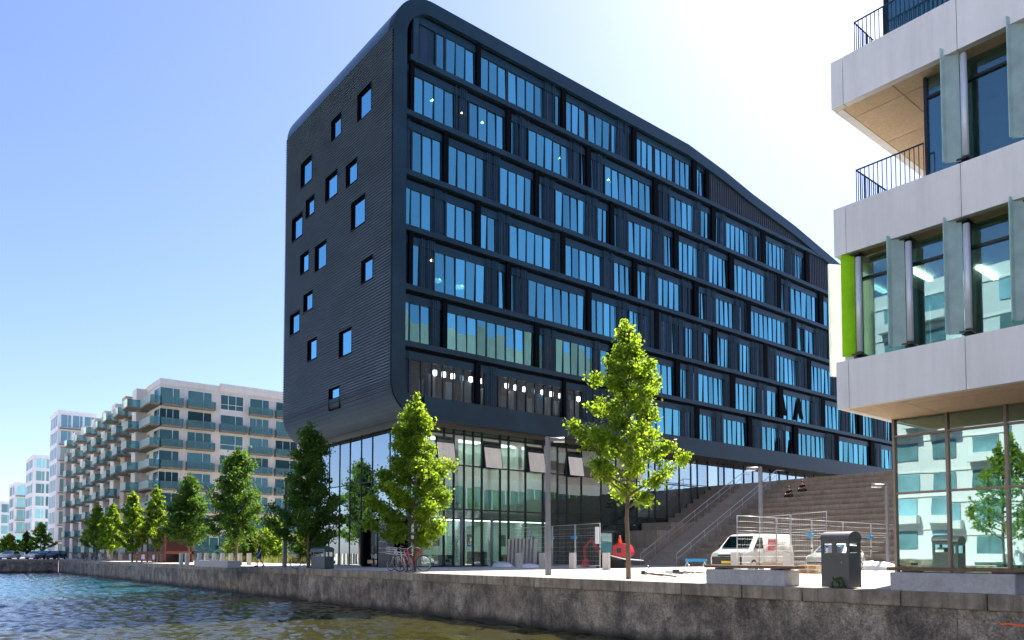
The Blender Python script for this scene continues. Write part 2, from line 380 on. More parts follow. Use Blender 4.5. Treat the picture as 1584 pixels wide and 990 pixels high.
me.polygons.add(nf); me.polygons.foreach_set('loop_start', np.arange(0, nf*4, 4, dtype=np.int32)); me.polygons.foreach_set('loop_total', np.full(nf, 4, dtype=np.int32)); me.polygons.foreach_set('use_smooth', np.ones(nf, bool)); me.update(); me.validate()
me.materials.append(water); bm = bmesh.new(); bm.from_mesh(me)
def wq(x0, y0, x1, y1): bm.faces.new([bm.verts.new(c) for c in ((x0, y0, -1.95), (x1, y0, -1.95), (x1, y1, -1.95), (x0, y1, -1.95))])
wq(-8, -60, 400, QY+.1); wq(QX, -60, -8, float(ys[-1])); bmesh.ops.recalc_face_normals(bm, faces=bm.faces); bm.to_mesh(me); bm.free()
print('water', len(V)); struct(link('water', me, (0, 0, 0)))
g = MB(); g.quad((-92, 29, .004), (-62, 29, .004), (-62, 60, .004), (-92, 60, .004)); struct(g.build('planting_bed', dirt))

# quay wall: panels and coping stones
qw = thing('quay_wall', 'long stained dark concrete quay wall with coping rising from the water', 'quay wall', (-20, QY, -1.95))
x = -4.; k = 0
while x > QX:
    wdt = 3.05 if x > -40 else 6.1
    x2 = max(QX, x-wdt)
    MB().box((x2+.005, QY+.06+.006*math.sin(k*5), -4.), (x-.005, QY+.6, -.36)).build('wall_panel', quaym, qw); k += 1
    x = x2
struct(qw); del qw['category']; del qw['label']
x = 4.4; k = 0
cop = MB()
while x > QX:
    wdt = random.choice((1.9, 2.2, 2.6)) if x > -60 else 5.
    x2 = max(QX, x-wdt)
    b = MB().box((x2+.012, QY+.004*math.sin(k*3), -.36), (x-.012, QY+.62, .0045+.004*math.sin(k*7)+.004)); b.build('coping_stone', copem, qw, bevel=.012); k += 1
    x = x2
MB().box((-4+.015, QY+.06, -4), (8, QY+.6, -.36)).build('wall_panel', quaym, qw)
wj = MB().box((QX, QY+.13, -4), (8, QY+.44, -.02)).build('wall_core', quaym, qw)
# painted red mark on the wall
gp = [hy(px, py, QY+.045) for px, py in ((1545, 962), (1549, 966), (1560, 965), (1572, 967), (1584, 968), (1600, 968))]
gm = MB()
for a, b in zip(gp, gp[1:]): gm.quad((a.x, QY+.045, a.z-.018), (b.x, QY+.045, b.z-.018), (b.x, QY+.045, b.z+.02), (a.x, QY+.045, a.z+.02))
gm.build('red_paint_mark', orng, qw)
# the wall at the end of the basin
ew = thing('end_quay_wall', '', '', (QX, 0, -1.95)); del ew['label']; del ew['category']; struct(ew)
y = QY
while y > -40:
    MB().box((QX-.6, y-6+.02, -4), (QX-.06, y-.02, -.36)).build('wall_panel', quaym, ew)
    MB().box((QX-.62, y-6+.02, -.36), (QX, y-.02, .006)).build('coping_stone', copem, ew, bevel=.015)
    y -= 6
MB().box((QX-.5, -60, -4), (QX-.15, QY, -.02)).build('wall_core', quaym, ew)
ow = thing('far_bank_wall', '', '', (0, -26, -1.95)); del ow['label']; del ow['category']; struct(ow)
MB().box((QX, -26.6, -4), (200, -26, .01)).build('wall_core', quaym, ow)

# ================================================================== DARK OFFICE BUILDING
XA = -41.5; XB = -58.9; YE = 23.85; YEND = 98.
dk = thing('office_building', 'dark wedge topped office block with rounded corners and horizontal window rows over a glass base', 'office building', (-50, 60, 0))
# profile in the YZ plane: bottom edge, lower round, upper round, roof that drops inland
prof = []
rb, rt_ = 2.3, 3.1
ZT = 38.25; ZB = 9.81
for k in range(13):
    t = -PI/2-k/12*PI/2; prof.append((YE+rb+rb*math.cos(t), ZB+rb+rb*math.sin(t)))
nlow = len(prof)
for k in range(17):
    t = PI-k/16*PI/2; prof.append((YE+rt_+rt_*math.cos(t), ZT-rt_+rt_*math.sin(t)))
roofpts = [(54.5, 38.2), (60, 37.55), (64.58, 36.75), (72.6, 35.7), (82., 33.95), (YEND, 29.8)]
outline = prof+roofpts
# slatted end wall: saw tooth slats follow lower round and wall
curve = [(YEND, ZB)]
path = []
def addseg(a, b, n):
    for i in range(n): path.append((a[0]+(b[0]-a[0])*i/n, a[1]+(b[1]-a[1])*i/n))
for i in range(nlow-1): addseg(prof[i], prof[i+1], 2)
zst = prof[nlow-1][1]; zen = prof[nlow][1]
addseg(prof[nlow-1], prof[nlow], int((zen-zst)/.2)); path.append(prof[nlow])
wins = [(554.5, 575.5, 149, 190), (514, 529, 189, 220), (467, 483.6, 256.6, 292), (505, 523, 276.8, 315), (536.8, 553.7, 257.6, 291),
        (474.5, 487.3, 311, 339.4), (544.8, 565.9, 317, 358.6), (453.3, 468.9, 340.4, 375.8), (488.7, 505.9, 383.8, 421), (466, 478.6, 397, 426),
        (560.4, 577.6, 406, 440.4), (471, 484.6, 457.6, 486), (450, 464.4, 488, 521), (477, 491, 529, 560.6), (526, 545, 514, 554.5), (510, 526, 603.4, 634.7)]
wr = []
for a, b, t, q in wins:
    p0 = hy(a, t, YE); p1 = hy(a, q, YE); wr.append((p0.x, Xat(b, YE, (p0.z+p1.z)/2), p1.z, p0.z))
sl = MB()
for i in range(len(path)-1):
    (y0, z0), (y1, z1) = path[i], path[i+1]; zc = (z0+z1)/2
    d = Vector((y1-y0, z1-z0)).normalized(); nrm = Vector((-d.y, d.x))
    if nrm.x > 0 and z0 > 12: nrm = -nrm
    if nrm.y > 0 and z0 < 12: nrm = -nrm
    o = nrm*.115
    xs = [XB]; 
    for (xa, xb, za, zb) in sorted(wr):
        if za < zc < zb and z0 >= zst-.01: xs += [xa, xb]
    xs.append(XA-.02)
    for q in range(0, len(xs), 2):
        a, b = xs[q], xs[q+1]
        sl.quad((a, y0+o.x, z0+o.y), (b, y0+o.x, z0+o.y), (b, y1, z1), (a, y1, z1))
        sl.quad((a, y1, z1), (b, y1, z1), (b, y1+o.x, z1+o.y), (a, y1+o.x, z1+o.y))
stuff(sl.build('slat_cladding', clad, dk))
for i, (xa, xb, za, zb) in enumerate(wr):
    D = .12
    f = MB().box((xa-.03, YE-.08, za), (xa, YE+D, zb)).box((xb, YE-.08, za), (xb+.03, YE+D, zb)).box((xa-.03, YE-.08, zb), (xb+.03, YE+D, zb+.04)).box((xa-.03, YE-.08, za-.04), (xb+.03, YE+D, za)).build('window_frame', black, dk)
    box('window_pane', paneb, (xa, YE+D-.03, za), (xb, YE+D, zb), dk)
# bullnose and roof skin
sk = MB(); o2 = outline[nlow:]
for (a, b) in zip(o2, o2[1:]):
    n = len(sk.v); sk.v += [(XA+.05, *a), (XB-.02, *a), (XB-.02, *b), (XA+.05, *b)]; sk.add([(n, n+1, n+2, n+3)], False)
sk.build('roof', bull, dk)
# body behind the slats (left flank, back, soffit)
bd = MB(); n = len(outline)
flank = outline+[(YEND, ZB)]
bd.v += [(XB, *q) for q in flank]; bd.add([tuple(range(len(flank)))])
bd.quad((XA-6, YE+.7, ZB+2.5), (XB, YE+.7, ZB+2.5), (XB, YE+.7, 35), (XA-6, YE+.7, 35))
bd.build('flank_wall', clad, dk)
MB().box((XB, YE+rb, ZB), (XA-.5, YEND, ZB+.3)).build('soffit', soffm, dk)
# facade frame following the rounded outline
fr = MB()
wd = 1.05
inner = []
full = [(YEND, ZB)]+prof[:1]+outline[1:]
cen = None
inn = []
for i, q in enumerate(full):
    a = Vector(full[max(i-1, 0)]); b = Vector(full[min(i+1, len(full)-1)]); d = (b-a).normalized(); nn = Vector((d.y, -d.x))
    ww = 1.0 if q[1] > 20 else 1.0
    if i == 0: nn = Vector((0, 1)); 
    inn.append(Vector(q)+nn*ww if i else Vector((q[0], q[1]+1.25)))
for i in range(len(full)-1):
    a, b = full[i], full[i+1]; c, d = inn[i], inn[i+1]
    if i == 0: d = Vector((prof[0][0]+0, ZB+1.0)); c = Vector((YEND, ZB+1.0))
    fr.quad((XA+.05, *a), (XA+.05, *b), (XA+.05, d.x, d.y), (XA+.05, c.x, c.y))
    fr.quad((XA+.05, c.x, c.y), (XA+.05, d.x, d.y), (XA-.7, d.x, d.y), (XA-.7, c.x, c.y))
    fr.quad((XA+.05, *a), (XA+.05, *b), (XA-.7, *b), (XA-.7, *a))
fr.build('edge_frame', fasc, dk)
# rows
ZL = [None, 33.62, 29.82, 25.8, 22.1, 18.16, 14.42, ZB]
ROWS = {
1: [('P',674,687,1),('P',689,734,3),('F',735,741),('P',742,783,3),('P',785,840,4),('P',858,865,1),('F',866.7,872.7),('P',873,906,3),('P',909,943,3),('P',945,953,1),('P',971,975,1),('F',975.5,982),('P',983,1010,3),('P',1012.5,1041,3),('P',1043.4,1068,3),('F',1068.7,1075),('P',1076,1087,2),('F',1089,1094)],
2: [('P',619,631,1),('F',632,638),('P',638.4,702.6,4),('P',725,780.8,4),('F',781,788),('P',788,796,1),('P',816.8,879.4,5),('P',898.6,904,1),('F',904.6,911),('P',911.5,917.6,1),('P',935,1008,7),('F',1008.5,1015),('P',1015.5,1019,1),('P',1035.8,1072,4),('P',1082.8,1097.4,2),('F',1098.4,1104),('P',1104.8,1110.5,1),('P',1122.6,1158,5),('P',1166,1172,1),('F',1174.7,1181.8),('P',1182.4,1213.5,5),('P',1228.3,1243,3),('F',1243.4,1249)],
3: [('P',637,683,3),('F',683.8,691),('P',692,750,4),('P',772.7,824,4),('F',824.6,831.3),('P',832,839.4,1),('P',858.6,905,4),('P',923.6,941,2),('F',941,947),('P',948,954,1),('P',971,1009.5,4),('P',1026.7,1039.8,2),('F',1040,1046.9),('P',1048,1080,4),('P',1096,1125,4),('F',1125.6,1132.7),('P',1133.3,1184,7),('F',1199.4,1205.5),('P',1206,1213,1),('P',1221.8,1264,5),('F',1264.6,1271),('P',1272,1283,1)],
4: [('P',618.6,666.7,3),('P',690,733,3),('F',733.7,741),('P',741,765.7,2),('P',787.5,852.5,5),('F',865,871.7),('P',873,929,5),('P',949,976,3),('F',976.6,983),('P',983.6,999,2),('P',1017,1051,4),('P',1066,1070,1),('F',1071,1077.8),('P',1078.6,1089,2),('P',1106,1134,4),('F',1152.3,1158.6),('P',1159.6,1215,8),('F',1222,1229),('P',1232,1240,1),('P',1244,1258.6,2),('F',1279,1284)],
5: [('P',618,630,1),('F',630,636),('P',637,649,1),('P',671.7,750.5,5),('P',770.7,780,1),('F',781,788),('P',788,796,1),('P',816.8,904.6,7),('F',905.5,912),('P',912,954,4),('P',972.7,988,2),('F',1010,1016.6),('P',1037.8,1041.8,1),('P',1059,1071.7,2),('P',1088,1099,2),('F',1100,1106.5),('P',1107.5,1127.7,3),('P',1142.8,1161.5,3),('F',1178.4,1184.4),('P',1200,1232,5),('F',1246,1252),('P',1253.5,1287,6),('F',1310,1316),('P',1318,1350,5)],
6: [('P',616.6,666,3),('F',682,689),('P',690,824,9),('F',825,831.7),('P',832,839.4,1),('P',859,917,5),('P',928,940,1),('F',943,949),('P',955,975,2),('P',983,1042,6),('F',1042.4,1049),('P',1049.5,1062.6,2),('P',1079.8,1119,5),('F',1126.7,1134.7),('P',1135.8,1171,5),('P',1185.9,1202,2),('F',1202.6,1208.7),('P',1210,1254.5,6),('F',1267.7,1273.7),('P',1274.7,1300,4),('P',1314,1325,2),('F',1325.9,1332),('P',1333,1350.5,3),('P',1368.7,1377.8,2),('F',1379,1384)],
7: [('C',634,733,6),('F',733,740.4),('C',741,750.5,1),('C',770.7,868,7),('F',868.7,872.7),('C',878,900,2),('P',950,985,3),('P',1002,1053,4),('F',1072,1079),('P',1080,1101.5,3),('P',1117.6,1154,5),('F',1154.5,1161),('P',1178.4,1201,3),('P',1214,1224,1),('F',1225.2,1232),('P',1233,1275.8,6),('F',1288.5,1295),('P',1296.6,1343,6),('F',1344,1350.5),('P',1362.6,1381,3),('F',1386,1392)],
}
Y0i = YE+1.05
for r in range(1, 8):
    zb = ZL[r]; zt = ZL[r-1] if r > 1 else 37.35
    sill = .42 if r < 7 else 1.46
    yend = 96. if r > 1 else Yat(1094, XA, 35)
    if r == 2: yend = Yat(1249, XA, 31)
    if r > 1: ys = YE+1.0
    else: ys = YE+1.6
    # ledge
    if r < 7: box('ledge', fasc, (XA-.75, ys-.3, zb), (XA+.02, 97, zb+.36), dk)
    else: box('ledge', fasc, (XA-.6, YE+rb+.2, zb+.9), (XA+.03, 97, zb+1.5), dk)
    zpb = zb+sill+.05
    zpt = (zt-.74) if r > 1 else 36.6
    # spandrel above the panes
    box('spandrel_panel', span, (XA-.55, ys, zpt), (XA-.3, yend, zt-.0), dk)
    box('back_panel', span, (XA-.55, ys, zb+.3), (XA-.34, yend, zpb), dk)
    # black strip: shade under the ledge above, painted as a solid
    box('recess_shade', black, (XA-.3, ys, zt-.2), (XA-.24, yend, zt-.002), dk)
    zc = (zpb+zpt)/2
    items = [(k[0], Yat(k[1], XA-.35, zc), Yat(k[2], XA-.35, zc), k[3] if len(k) > 3 else 1) for k in ROWS[r]]
    last = ys
    for (t, ya, yb, n) in items+[('E', yend, yend, 0)]:
        if ya-last > .25:                  # screen bay: dark glass behind fine upright bars
            s = MB()
            nn = max(2, int((ya-last)/.16))
            for j in range(nn):
                if (j*7+r) % 5 == 4: continue
                yy = last+.03+(ya-last-.06)*j/nn; s.box((XA-.16, yy, zpb-.15), (XA-.12, yy+.055, zt-.2))
            if r == 1 and ya < 34: s = MB().box((XA-.2, last, zpb-.3), (XA-.15, last+.4, zt)); 
            s.build('screen', scrn, dk)
            box('dark_pane', span, (XA-.5, last, zpb), (XA-.42, ya, zpt), dk)
            if ya-last > 1.2:
                q = last+(ya-last)*.32; box('window_pane', panec, (XA-.41, q, zpb), (XA-.37, q+(ya-last)*.36, zpt), dk)
        if t == 'F':
            box('shaded_gap', black, (XA-.5, ya, zb+.42), (XA-.1, yb, zt), dk)  # black box standing in for the shade inside a recessed gap
        elif t in 'PC':
            wdt = (yb-ya)/n; mm = MB()
            for j in range(n):
                a, b = ya+wdt*j, ya+wdt*(j+1)
                o = box('window_pane', pane if t == 'P' else panec, (XA-.42, a+.035, zpb), (XA-.38, b-.035, zpt), dk, (0, R(random.uniform(-1.2, 1.2)), R(random.uniform(-1.5, 1.5))))
                mm.box((XA-.45, b-.035, zpb), (XA-.32, b+.035, zpt))
            if t == 'P' and (n+r) % 2 == 0 and yb-ya > 1.5:
                q = ya+wdt*random.randrange(n); box('blind', whr, (XA-.56, q+.06, zpt-random.uniform(.5, 2.)), (XA-.53, q+wdt-.06, zpt), dk)
            mm.box((XA-.45, ya-.06, zpb), (XA-.30, ya+.04, zpt)); mm.box((XA-.46, ya-.06, zpb-.06), (XA-.31, yb+.05, zpb)); mm.build('window_frame', mull, dk)
        last = yb
    # floor slab and lit interior
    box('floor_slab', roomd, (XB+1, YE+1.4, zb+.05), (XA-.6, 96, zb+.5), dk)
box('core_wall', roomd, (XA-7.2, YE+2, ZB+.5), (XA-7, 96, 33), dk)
# tilted open panes
for px, r, dz in ((1225, 7, 0), (1205, 7, 0), (1210, 6, 0), (1236, 6, 0)):
    y = Yat(px, XA, 12 if r == 7 else 16)
    MB().quad((XA+.0, y, ZL[r]+.7), (XA+.0, y+.9, ZL[r]+.7), (XA-.38, y+.9, ZL[r]+3.), (XA-.38, y, ZL[r]+3.)).build('tilted_pane', black, dk)
# ribbed cladding under the dropping roof line
rbp = MB(); y = Yat(1094, XA, 35); 
def roofz(y):
    for a, b in zip(roofpts, roofpts[1:]):
        if a[0] <= y <= b[0]: return a[1]+(b[1]-a[1])*(y-a[0])/(b[0]-a[0])
    return 38.2
while y < 96:
    zlo = 33.62+.43 if y < Yat(1249, XA, 31) else 29.9+.43
    rbp.box((XA-.5, y, zlo), (XA-.26, y+.34, roofz(y)-.9)); rbp.box((XA-.27, y+.12, zlo), (XA-.17, y+.2, roofz(y)-.9)); y += .36
rbp.build('ribbed_cladding', ribm, dk)
# interior lamps
for px, py, r, mt in ((665, 157, 2, lampe), (710, 177, 2, lampe), (742, 191, 2, lampe), (862, 246, 2, lampe), (937, 279, 2, lampe), (663, 404, 5, lampe), (676, 433, 5, lampw), (711, 443, 5, lampw)):
    v = hx(px, py, XA-.75)
    o = MB(); 
    o.tube([(v.x, v.y, v.z-.1), (v.x, v.y, v.z+.02), (v.x, v.y, v.z+.1)], [.36, .33, .1], 12).build('ceiling_lamp_or_fill', mt, dk)
# clutter behind the row above the plinth: pale partitions, shelves, red door
for i, px in enumerate(range(640, 880, 14)):
    y = Yat(px, XA-1.6, 12.5)
    mt = (roomg, whr, redw, whr, furn, whr, bluep)[i % 7]
    box('partition', mt, (XA-1.0-.15*(i % 3), y, 10.3), (XA-.9, y+.35+.2*(i % 2), 12.6+.5*((i*3) % 4)/3), dk)
    box('ceiling_lamp_or_fill', lampw if i % 4 else bluep, (XA-1.0, y+.4, 13.05), (XA-.8, y+.62, 13.4), dk)

# glass base
XG = -43.6; YG = 26.5; ZG = ZB
base_c = MB()
tr_z = [3.42, 4.1, 7.25, 9.45]
# mullions on the long side
mpx = [687, 702, 718, 732, 745.5, 773.7, 786.9, 813, 840, 862.6, 876.8, 899.4, 929.7, 953, 985, 1003.5, 1013.5, 1031.7, 1051, 1069, 1079, 1095, 1111.5, 1120.6, 1135.8, 1151, 1165, 1179, 1192, 1206, 1219, 1232, 1246, 1260, 1275, 1290, 1310, 1330]
ms = [YG]+[y for y in (Yat(q, XG, 6) for q in mpx) if y > YG+.6]
def bay_stair_bottom(y): return 0.0
for i, (a, b) in enumerate(zip(ms, ms[1:])):
    zs = [0.06]+tr_z+[ZG]
    if a > 60: zs = [7.5, ZG]
    elif a > 49: zs = [.06, 4.1, 7.4, ZG]
    for z0, z1 in zip(zs, zs[1:]):
        box('glass_panel', curte if (a > 47 and z0 > 4) else curt, (XG-.05, a+.03, z0+.03), (XG-.01, b-.03, z1-.03), dk, (0, R(random.uniform(-.2, .2)), R(random.uniform(-.35, .35))))
for a in ms: box('mullion', mull, (XG-.12, a-.04, 0.06 if a < 59 else 7.4), (XG+.07, a+.04, ZG), dk)
for z in (.06, 3.42, 4.1, 7.25): box('transom', mull, (XG-.1, YG, z-.045), (XG+.05, 49 if z in (3.42,) else 58, z+.045), dk)
box('transom', mull, (XG-.1, YG, 9.4), (XG+.05, 94, 9.5), dk)
box('spandrel_strip', whr, (XG-.6, YG+.5, 9.2), (XG-.5, 49, ZG), dk)
# end side of the glass base
lpx = [603.8, 576.6, 559.4, 542, 526, 510, 496]
lx = [XG]+[Xat(q, YG, 6) for q in lpx]+[-58.2]
for a, b in zip(lx, lx[1:]):
    for z0, z1 in ((.06, 3.42), (3.42, 6.2), (6.2, ZG)):
        box('glass_panel', curte, (b+.03, YG-.03, z0+.03), (a-.03, YG+.01, z1-.03), dk, (R(random.uniform(-.3, .3)), 0, R(random.uniform(-.5, .5))))
    box('mullion', mull, (b-.035, YG-.08, .06), (b+.035, YG+.06, ZG), dk)
box('corner_mullion', mull, (XG-.1, YG-.12, .06), (XG+.1, YG+.12, ZG), dk)
for z in (3.42, 6.2, 9.6): box('transom', mull, (-58.2, YG-.06, z-.035), (XG-.1, YG+.05, z+.035), dk)
for x, y in ((-58.2, YG),): MB().box((x-.1, y, 0), (x, 96, ZG)).build('side_glass', curt, dk)
# interior of the base
box('ground_floor', roomg, (-58, YG+.3, .01), (XG-.3, 95, .05), dk)
box('gallery_floor', whr, (-58, YG+3.2, 3.5), (XG-1.2, 92, 4.0), dk)
box('rear_wall', roomg, (-47.6, YG+3, .05), (-47.4, 92, 9.7), dk)
for i in range(7):
    y = YG+2.2+i*3.1
    box('ceiling_lamp_or_fill', lobby_fill, (XG-2.3, y+.2, 3.40), (XG-1.2, y+2.8, 3.44), dk); box('ceiling_lamp_or_fill', lobby_fill, (XG-3.4, y+.2, 9.5), (XG-2.3, y+2.8, 9.54), dk)  # added glowing strips to lift the lobby interior
    box('interior_column', whr, (XG-2.6, y, .05), (XG-2.25, y+.35, 9.7), dk)
    box('reception_furniture', furn, (XG-1.9, y+.9, .05), (XG-1.1, y+2.2, .85+.25*(i % 2)), dk)
    box('wall_poster', furn, (XG-2.45, y+1.3, 1.5), (XG-2.4, y+1.9, 2.4), dk)
# hopper windows standing open near the top
for px0, px1 in ((674, 701), (747, 773), (815, 840), (877, 899)):
    y0, y1 = Yat(px0, XG, 8), Yat(px1, XG, 8); z1 = 9.2; z0 = 7.2
    h = MB(); n = Vector((.42, 0, 0))
    h.v += [(XG+.06, y0, z1), (XG+.06, y1, z1), (XG+.38, y1, z0), (XG+.38, y0, z0), (XG+.02, y0, z1), (XG+.02, y1, z1), (XG+.34, y1, z0), (XG+.34, y0, z0)]
    h.add([(0, 1, 2, 3), (7, 6, 5, 4), (0, 4, 5, 1), (2, 6, 7, 3), (1, 5, 6, 2), (0, 3, 7, 4)])
    ho = h.build('hopper_window', curte, dk)
    f = MB()
    for a, b in (((XG+.36, y0, z0), (XG+.36, y1, z0)), ((XG+.04, y0, z1), (XG+.36, y0, z0)), ((XG+.04, y1, z1), (XG+.36, y1, z0))): f.tube([a, b], .035, 5)
    f.build('hopper_frame', mull, dk)
    box('hopper_opening', furn, (XG-.02, y0-.02, z0), (XG+.0, y1+.02, z1), dk)
# entrance portal
xa, xb = hy(559, 873, YG-.9).x, hy(587, 873, YG-.9).x
pf = MB().box((xa, YG-.9, 0), (xa+.3, YG-.1, 3.35)).box((xb-.35, YG-.9, 0), (xb, YG-.1, 3.35)).box((xa+.3, YG-.9, 3.0), (xb-.35, YG-.1, 3.35)).build('entrance_frame', black, dk)
xm = (xa+xb)/2
for a, b in ((xa+.3, xm-.02), (xm+.02, xb-.35)):
    d = MB().box((a, YG-.6, .02), (b, YG-.56, 3.)).build('entrance_door', panec, dk)
    MB().box((a+.1, YG-.64, .25), (b-.1, YG-.61, .5)).build('kick_plate', rbs, d)
    MB().tube([(b-.1, YG-.68, .9), (b-.1, YG-.68, 1.5)], .02, 6).build('handle', steel, d)
box('dark_wall', black, (xb+.2, YG-.25, .02), (XG-.15, YG-.12, 3.3), dk)
for y in (30.5, 33.2): MB().tube([(XG+.5, y, 0), (XG+.5, y, 3.6)], .11, 10).build('door_post', lampm, dk)

# directory totem
xa, xb = hy(587, 873, 25.3).x, hy(606, 873, 25.3).x
tt = thing('directory_totem', 'tall navy directory totem with pale text lines beside the glass entrance', 'sign', (xa, 25.3, 0))
MB().box((xa, 25.2, .0), (xb, 25.45, 3.25)).build('panel', navy, tt, bevel=.01)
for i, z in enumerate((3.05, 2.93, 2.5, 2.2, 2.0, 1.75, 1.3, 1.02)):
    tw = (.45, .6, .9, .5, .7, .65, .75, .62)[i]; s = MB(); x = xa+.08; rr = random.Random(i)
    while x < xa+.08+tw*(xb-xa-.15):
        ww = rr.uniform(.03, .07); s.box((x, 25.195, z), (x+ww, 25.199, z+(.06 if i in (0, 2) else .035))); x += ww+.018
    s.build('text_line', wht, tt)

# ================================================================== AMPHITHEATRE STAIRS
st = thing('amphitheatre_stairs', 'wide brown stepped seating rising beside the dark office block up to its glass wall', 'stairs', (-32, 45.6, 0))
XS0, XS1 = XG+.05, -10.9
NS = 16; RI = 7.45/NS; TR = .91
Y0s = 60.1-TR*(NS-1)
FX0, FX1 = -40.3, -36.6
for i in range(NS):
    y = Y0s+TR*i; z = RI*(i+1)
    lz = 0
    MB().box((FX1+.02, y, 0), (XS1, y+TR+(.02 if i < NS-1 else 40), z)).build('seating_step', stp, st)
    if i >= 4: MB().box((XS0, y, 0), (FX0-.02, y+TR+.02, max(z, 3.6) if i < 8 else z)).build('seating_step', stp, st)
MB().box((XS0, Y0s+TR*2, 0), (FX0-.02, Y0s+4*TR, 2.9)).build('seating_step', stp, st)
MB().box((XS0, Y0s, 0), (FX0-.02, Y0s+2*TR, 1.4)).build('seating_step', stp, st)
MB().box((XS0, 60.2, 0), (FX1, 96, 7.44)).build('top_landing', stp2, st)
n = NS*3
for i in range(n):
    y = Y0s+TR/3*i; z = RI/3*(i+1)
    MB().box((FX0, y, 0), (FX1, y+TR/3+.01, z-.004)).build('stair_step', stp2, st)
for k, x in enumerate((FX0+.05, FX1-.05)):
    hr = MB(); a = Vector((x, Y0s-.3, .95)); b = Vector((x, 60.3, 8.4))
    hr.tube([a, b, b+Vector((0, 1.2, 0))], .03, 6)
    hr.tube([a+Vector((0, 0, -.45)), b+Vector((0, 0, -.45))], .02, 6)
    hr.tube([a, a+Vector((0, 0, -.95))], .03, 6)
    for t in range(1, 9): q = a.lerp(b, t/8); hr.tube([q, q+Vector((0, 0, -1.))], .022, 6)
    hr.build('handrail', steel, st)
# landing rail
hr = MB()
for z in (1.05, .55): hr.tube([(FX1, 60.6, 7.45+z), (XS1, 60.6, 7.45+z)], .02, 6)

# ================================================================== RIGHT BUILDING
XR = -10.54; YR = 20.5; XE = 16.; YRE = 46.
rbd = thing('concrete_building', 'pale concrete banded building with glass fins overhanging a green glass ground floor', 'building', (0, 30, 0))
BANDS = [(5.03, 6.37), (9.43, 10.81), (13.77, 15.15), (18.1, 19.5)]
for bi, (z0, z1) in enumerate(BANDS):
    xs = [XR, -10.18, -7.2, -4.2, -1.2, 1.8, 4.8, 7.8, 10.8, XE]
    if bi == 3: xs = [-9.6, -7.2, -4.2, -1.2, 1.8, XE]
    for a, b in zip(xs, xs[1:]):
        MB().box((a+.008, YR, z0), (b-.008, YR+.22, z1)).build('concrete_panel', rbc, rbd)
    ys = [YR+.225, 24, 27.5, 31, 34.5, 38, 41.5, YRE]
    x0 = xs[0]
    for a, b in zip(ys, ys[1:]):
        MB().box((x0, a+.006, z0), (x0+.22, b-.006, z1)).build('concrete_panel', rbc, rbd)
    # soffit panels
    sy = [YR+.225, 21.4, 23.5, 26.5, 30, 34, 38, YRE]; sx_ = [x0+.225, -8.9, -5.9, -2.9, .1, 3.1, 6.1, XE]
    for a, b in zip(sx_, sx_[1:]):
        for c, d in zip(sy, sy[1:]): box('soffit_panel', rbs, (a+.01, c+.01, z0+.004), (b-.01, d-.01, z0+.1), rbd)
    box('floor_slab', rbc, (x0+.23, YR+.24, z0+.12), (XE, YRE, z0+1.2 if bi else z0+1.15), rbd)
# ground-floor glazing
mx = [XR+.26, -8.78, -7.28, -5.8, -4.3, -2.8, -1.3, .2, 1.7, 3.2, 4.7, 6.2]
for a, b in zip(mx, mx[1:]):
    for z0, z1 in ((.05, 2.76), (2.76, 4.5), (4.5, 5.03)):
        box('glass_panel', rbgl, (a+.03, 23.5, z0+.02), (b-.03, 23.53, z1-.02), rbd, (R(random.uniform(-.25, .25)), 0, R(random.uniform(-.4, .4))))
for a in mx: box('mullion', brn, (a-.035, 23.4, 0), (a+.035, 23.6, 5.03), rbd)
for z in (.04, 2.76, 4.5): box('transom', brn, (mx[0], 23.42, z-.03), (6.2, 23.58, z+.03), rbd)
y = 23.6
while y < YRE:
    box('glass_panel', rbgl, (XR+.24, y+.03, .05), (XR+.27, y+1.47, 5.), rbd); box('mullion', brn, (XR+.2, y-.03, 0), (XR+.3, y+.03, 5.03), rbd); y += 1.5
box('ground_floor', roomg, (XR+.3, 23.6, .01), (8, 40, .04), rbd)
box('inner_wall', whr, (-9.2, 31, .04), (8, 31.2, 5), rbd); 
for x in (-9.6, -5.4, -1.2): box('interior_column', whr, (x, 26.2, .04), (x+.4, 26.6, 5), rbd)
# windows on the two upper storeys
def front_glass(z0, z1, x0, trz, ms_, mat):
    for a, b in zip(ms_, ms_[1:]):
        for q0, q1 in ((z0, trz), (trz, z1)):
            box('window_pane', mat, (a+.03, 21.1, q0+.02), (b-.03, 21.13, q1-.02), rbd, (R(random.uniform(-.2, .2)), 0, R(random.uniform(-.3, .3))))
    for a in ms_: box('window_mullion', mull, (a-.04, 21.03, z0), (a+.04, 21.2, z1), rbd)
    box('window_transom', mull, (x0, 21.04, trz-.035), (XE, 21.18, trz+.035), rbd)
front_glass(6.37, 9.43, -10.1, 8.78, [-10.1, -8.72, -7.25, -5.8, -4.3, -2.8, -1.3, .2, 1.7, 3.2, 4.7, XE], rbgl2)
front_glass(10.81, 13.77, -8.2, 13.2, [-8.2, -7.25, -5.8, -4.3, -2.8, -1.3, .2, 1.7, 3.2, 4.7, XE], rbgl2)
front_glass(15.15, 18.1, -9.2, 17.5, [-9.2, -7.25, -5.8, -4.3, -2.8, -1.3, .2, XE], rbgl2)
box('side_glass', rbgl2, (-8.22, 21.2, 10.81), (-8.19, 40, 13.77), rbd)
box('side_glass', rbgl2, (-9.22, 21.2, 15.15), (-9.19, 40, 18.1), rbd)
box('white_end_wall', whr, (-10.4, 20.75, 6.37), (-10.15, 21.3, 9.43), rbd)
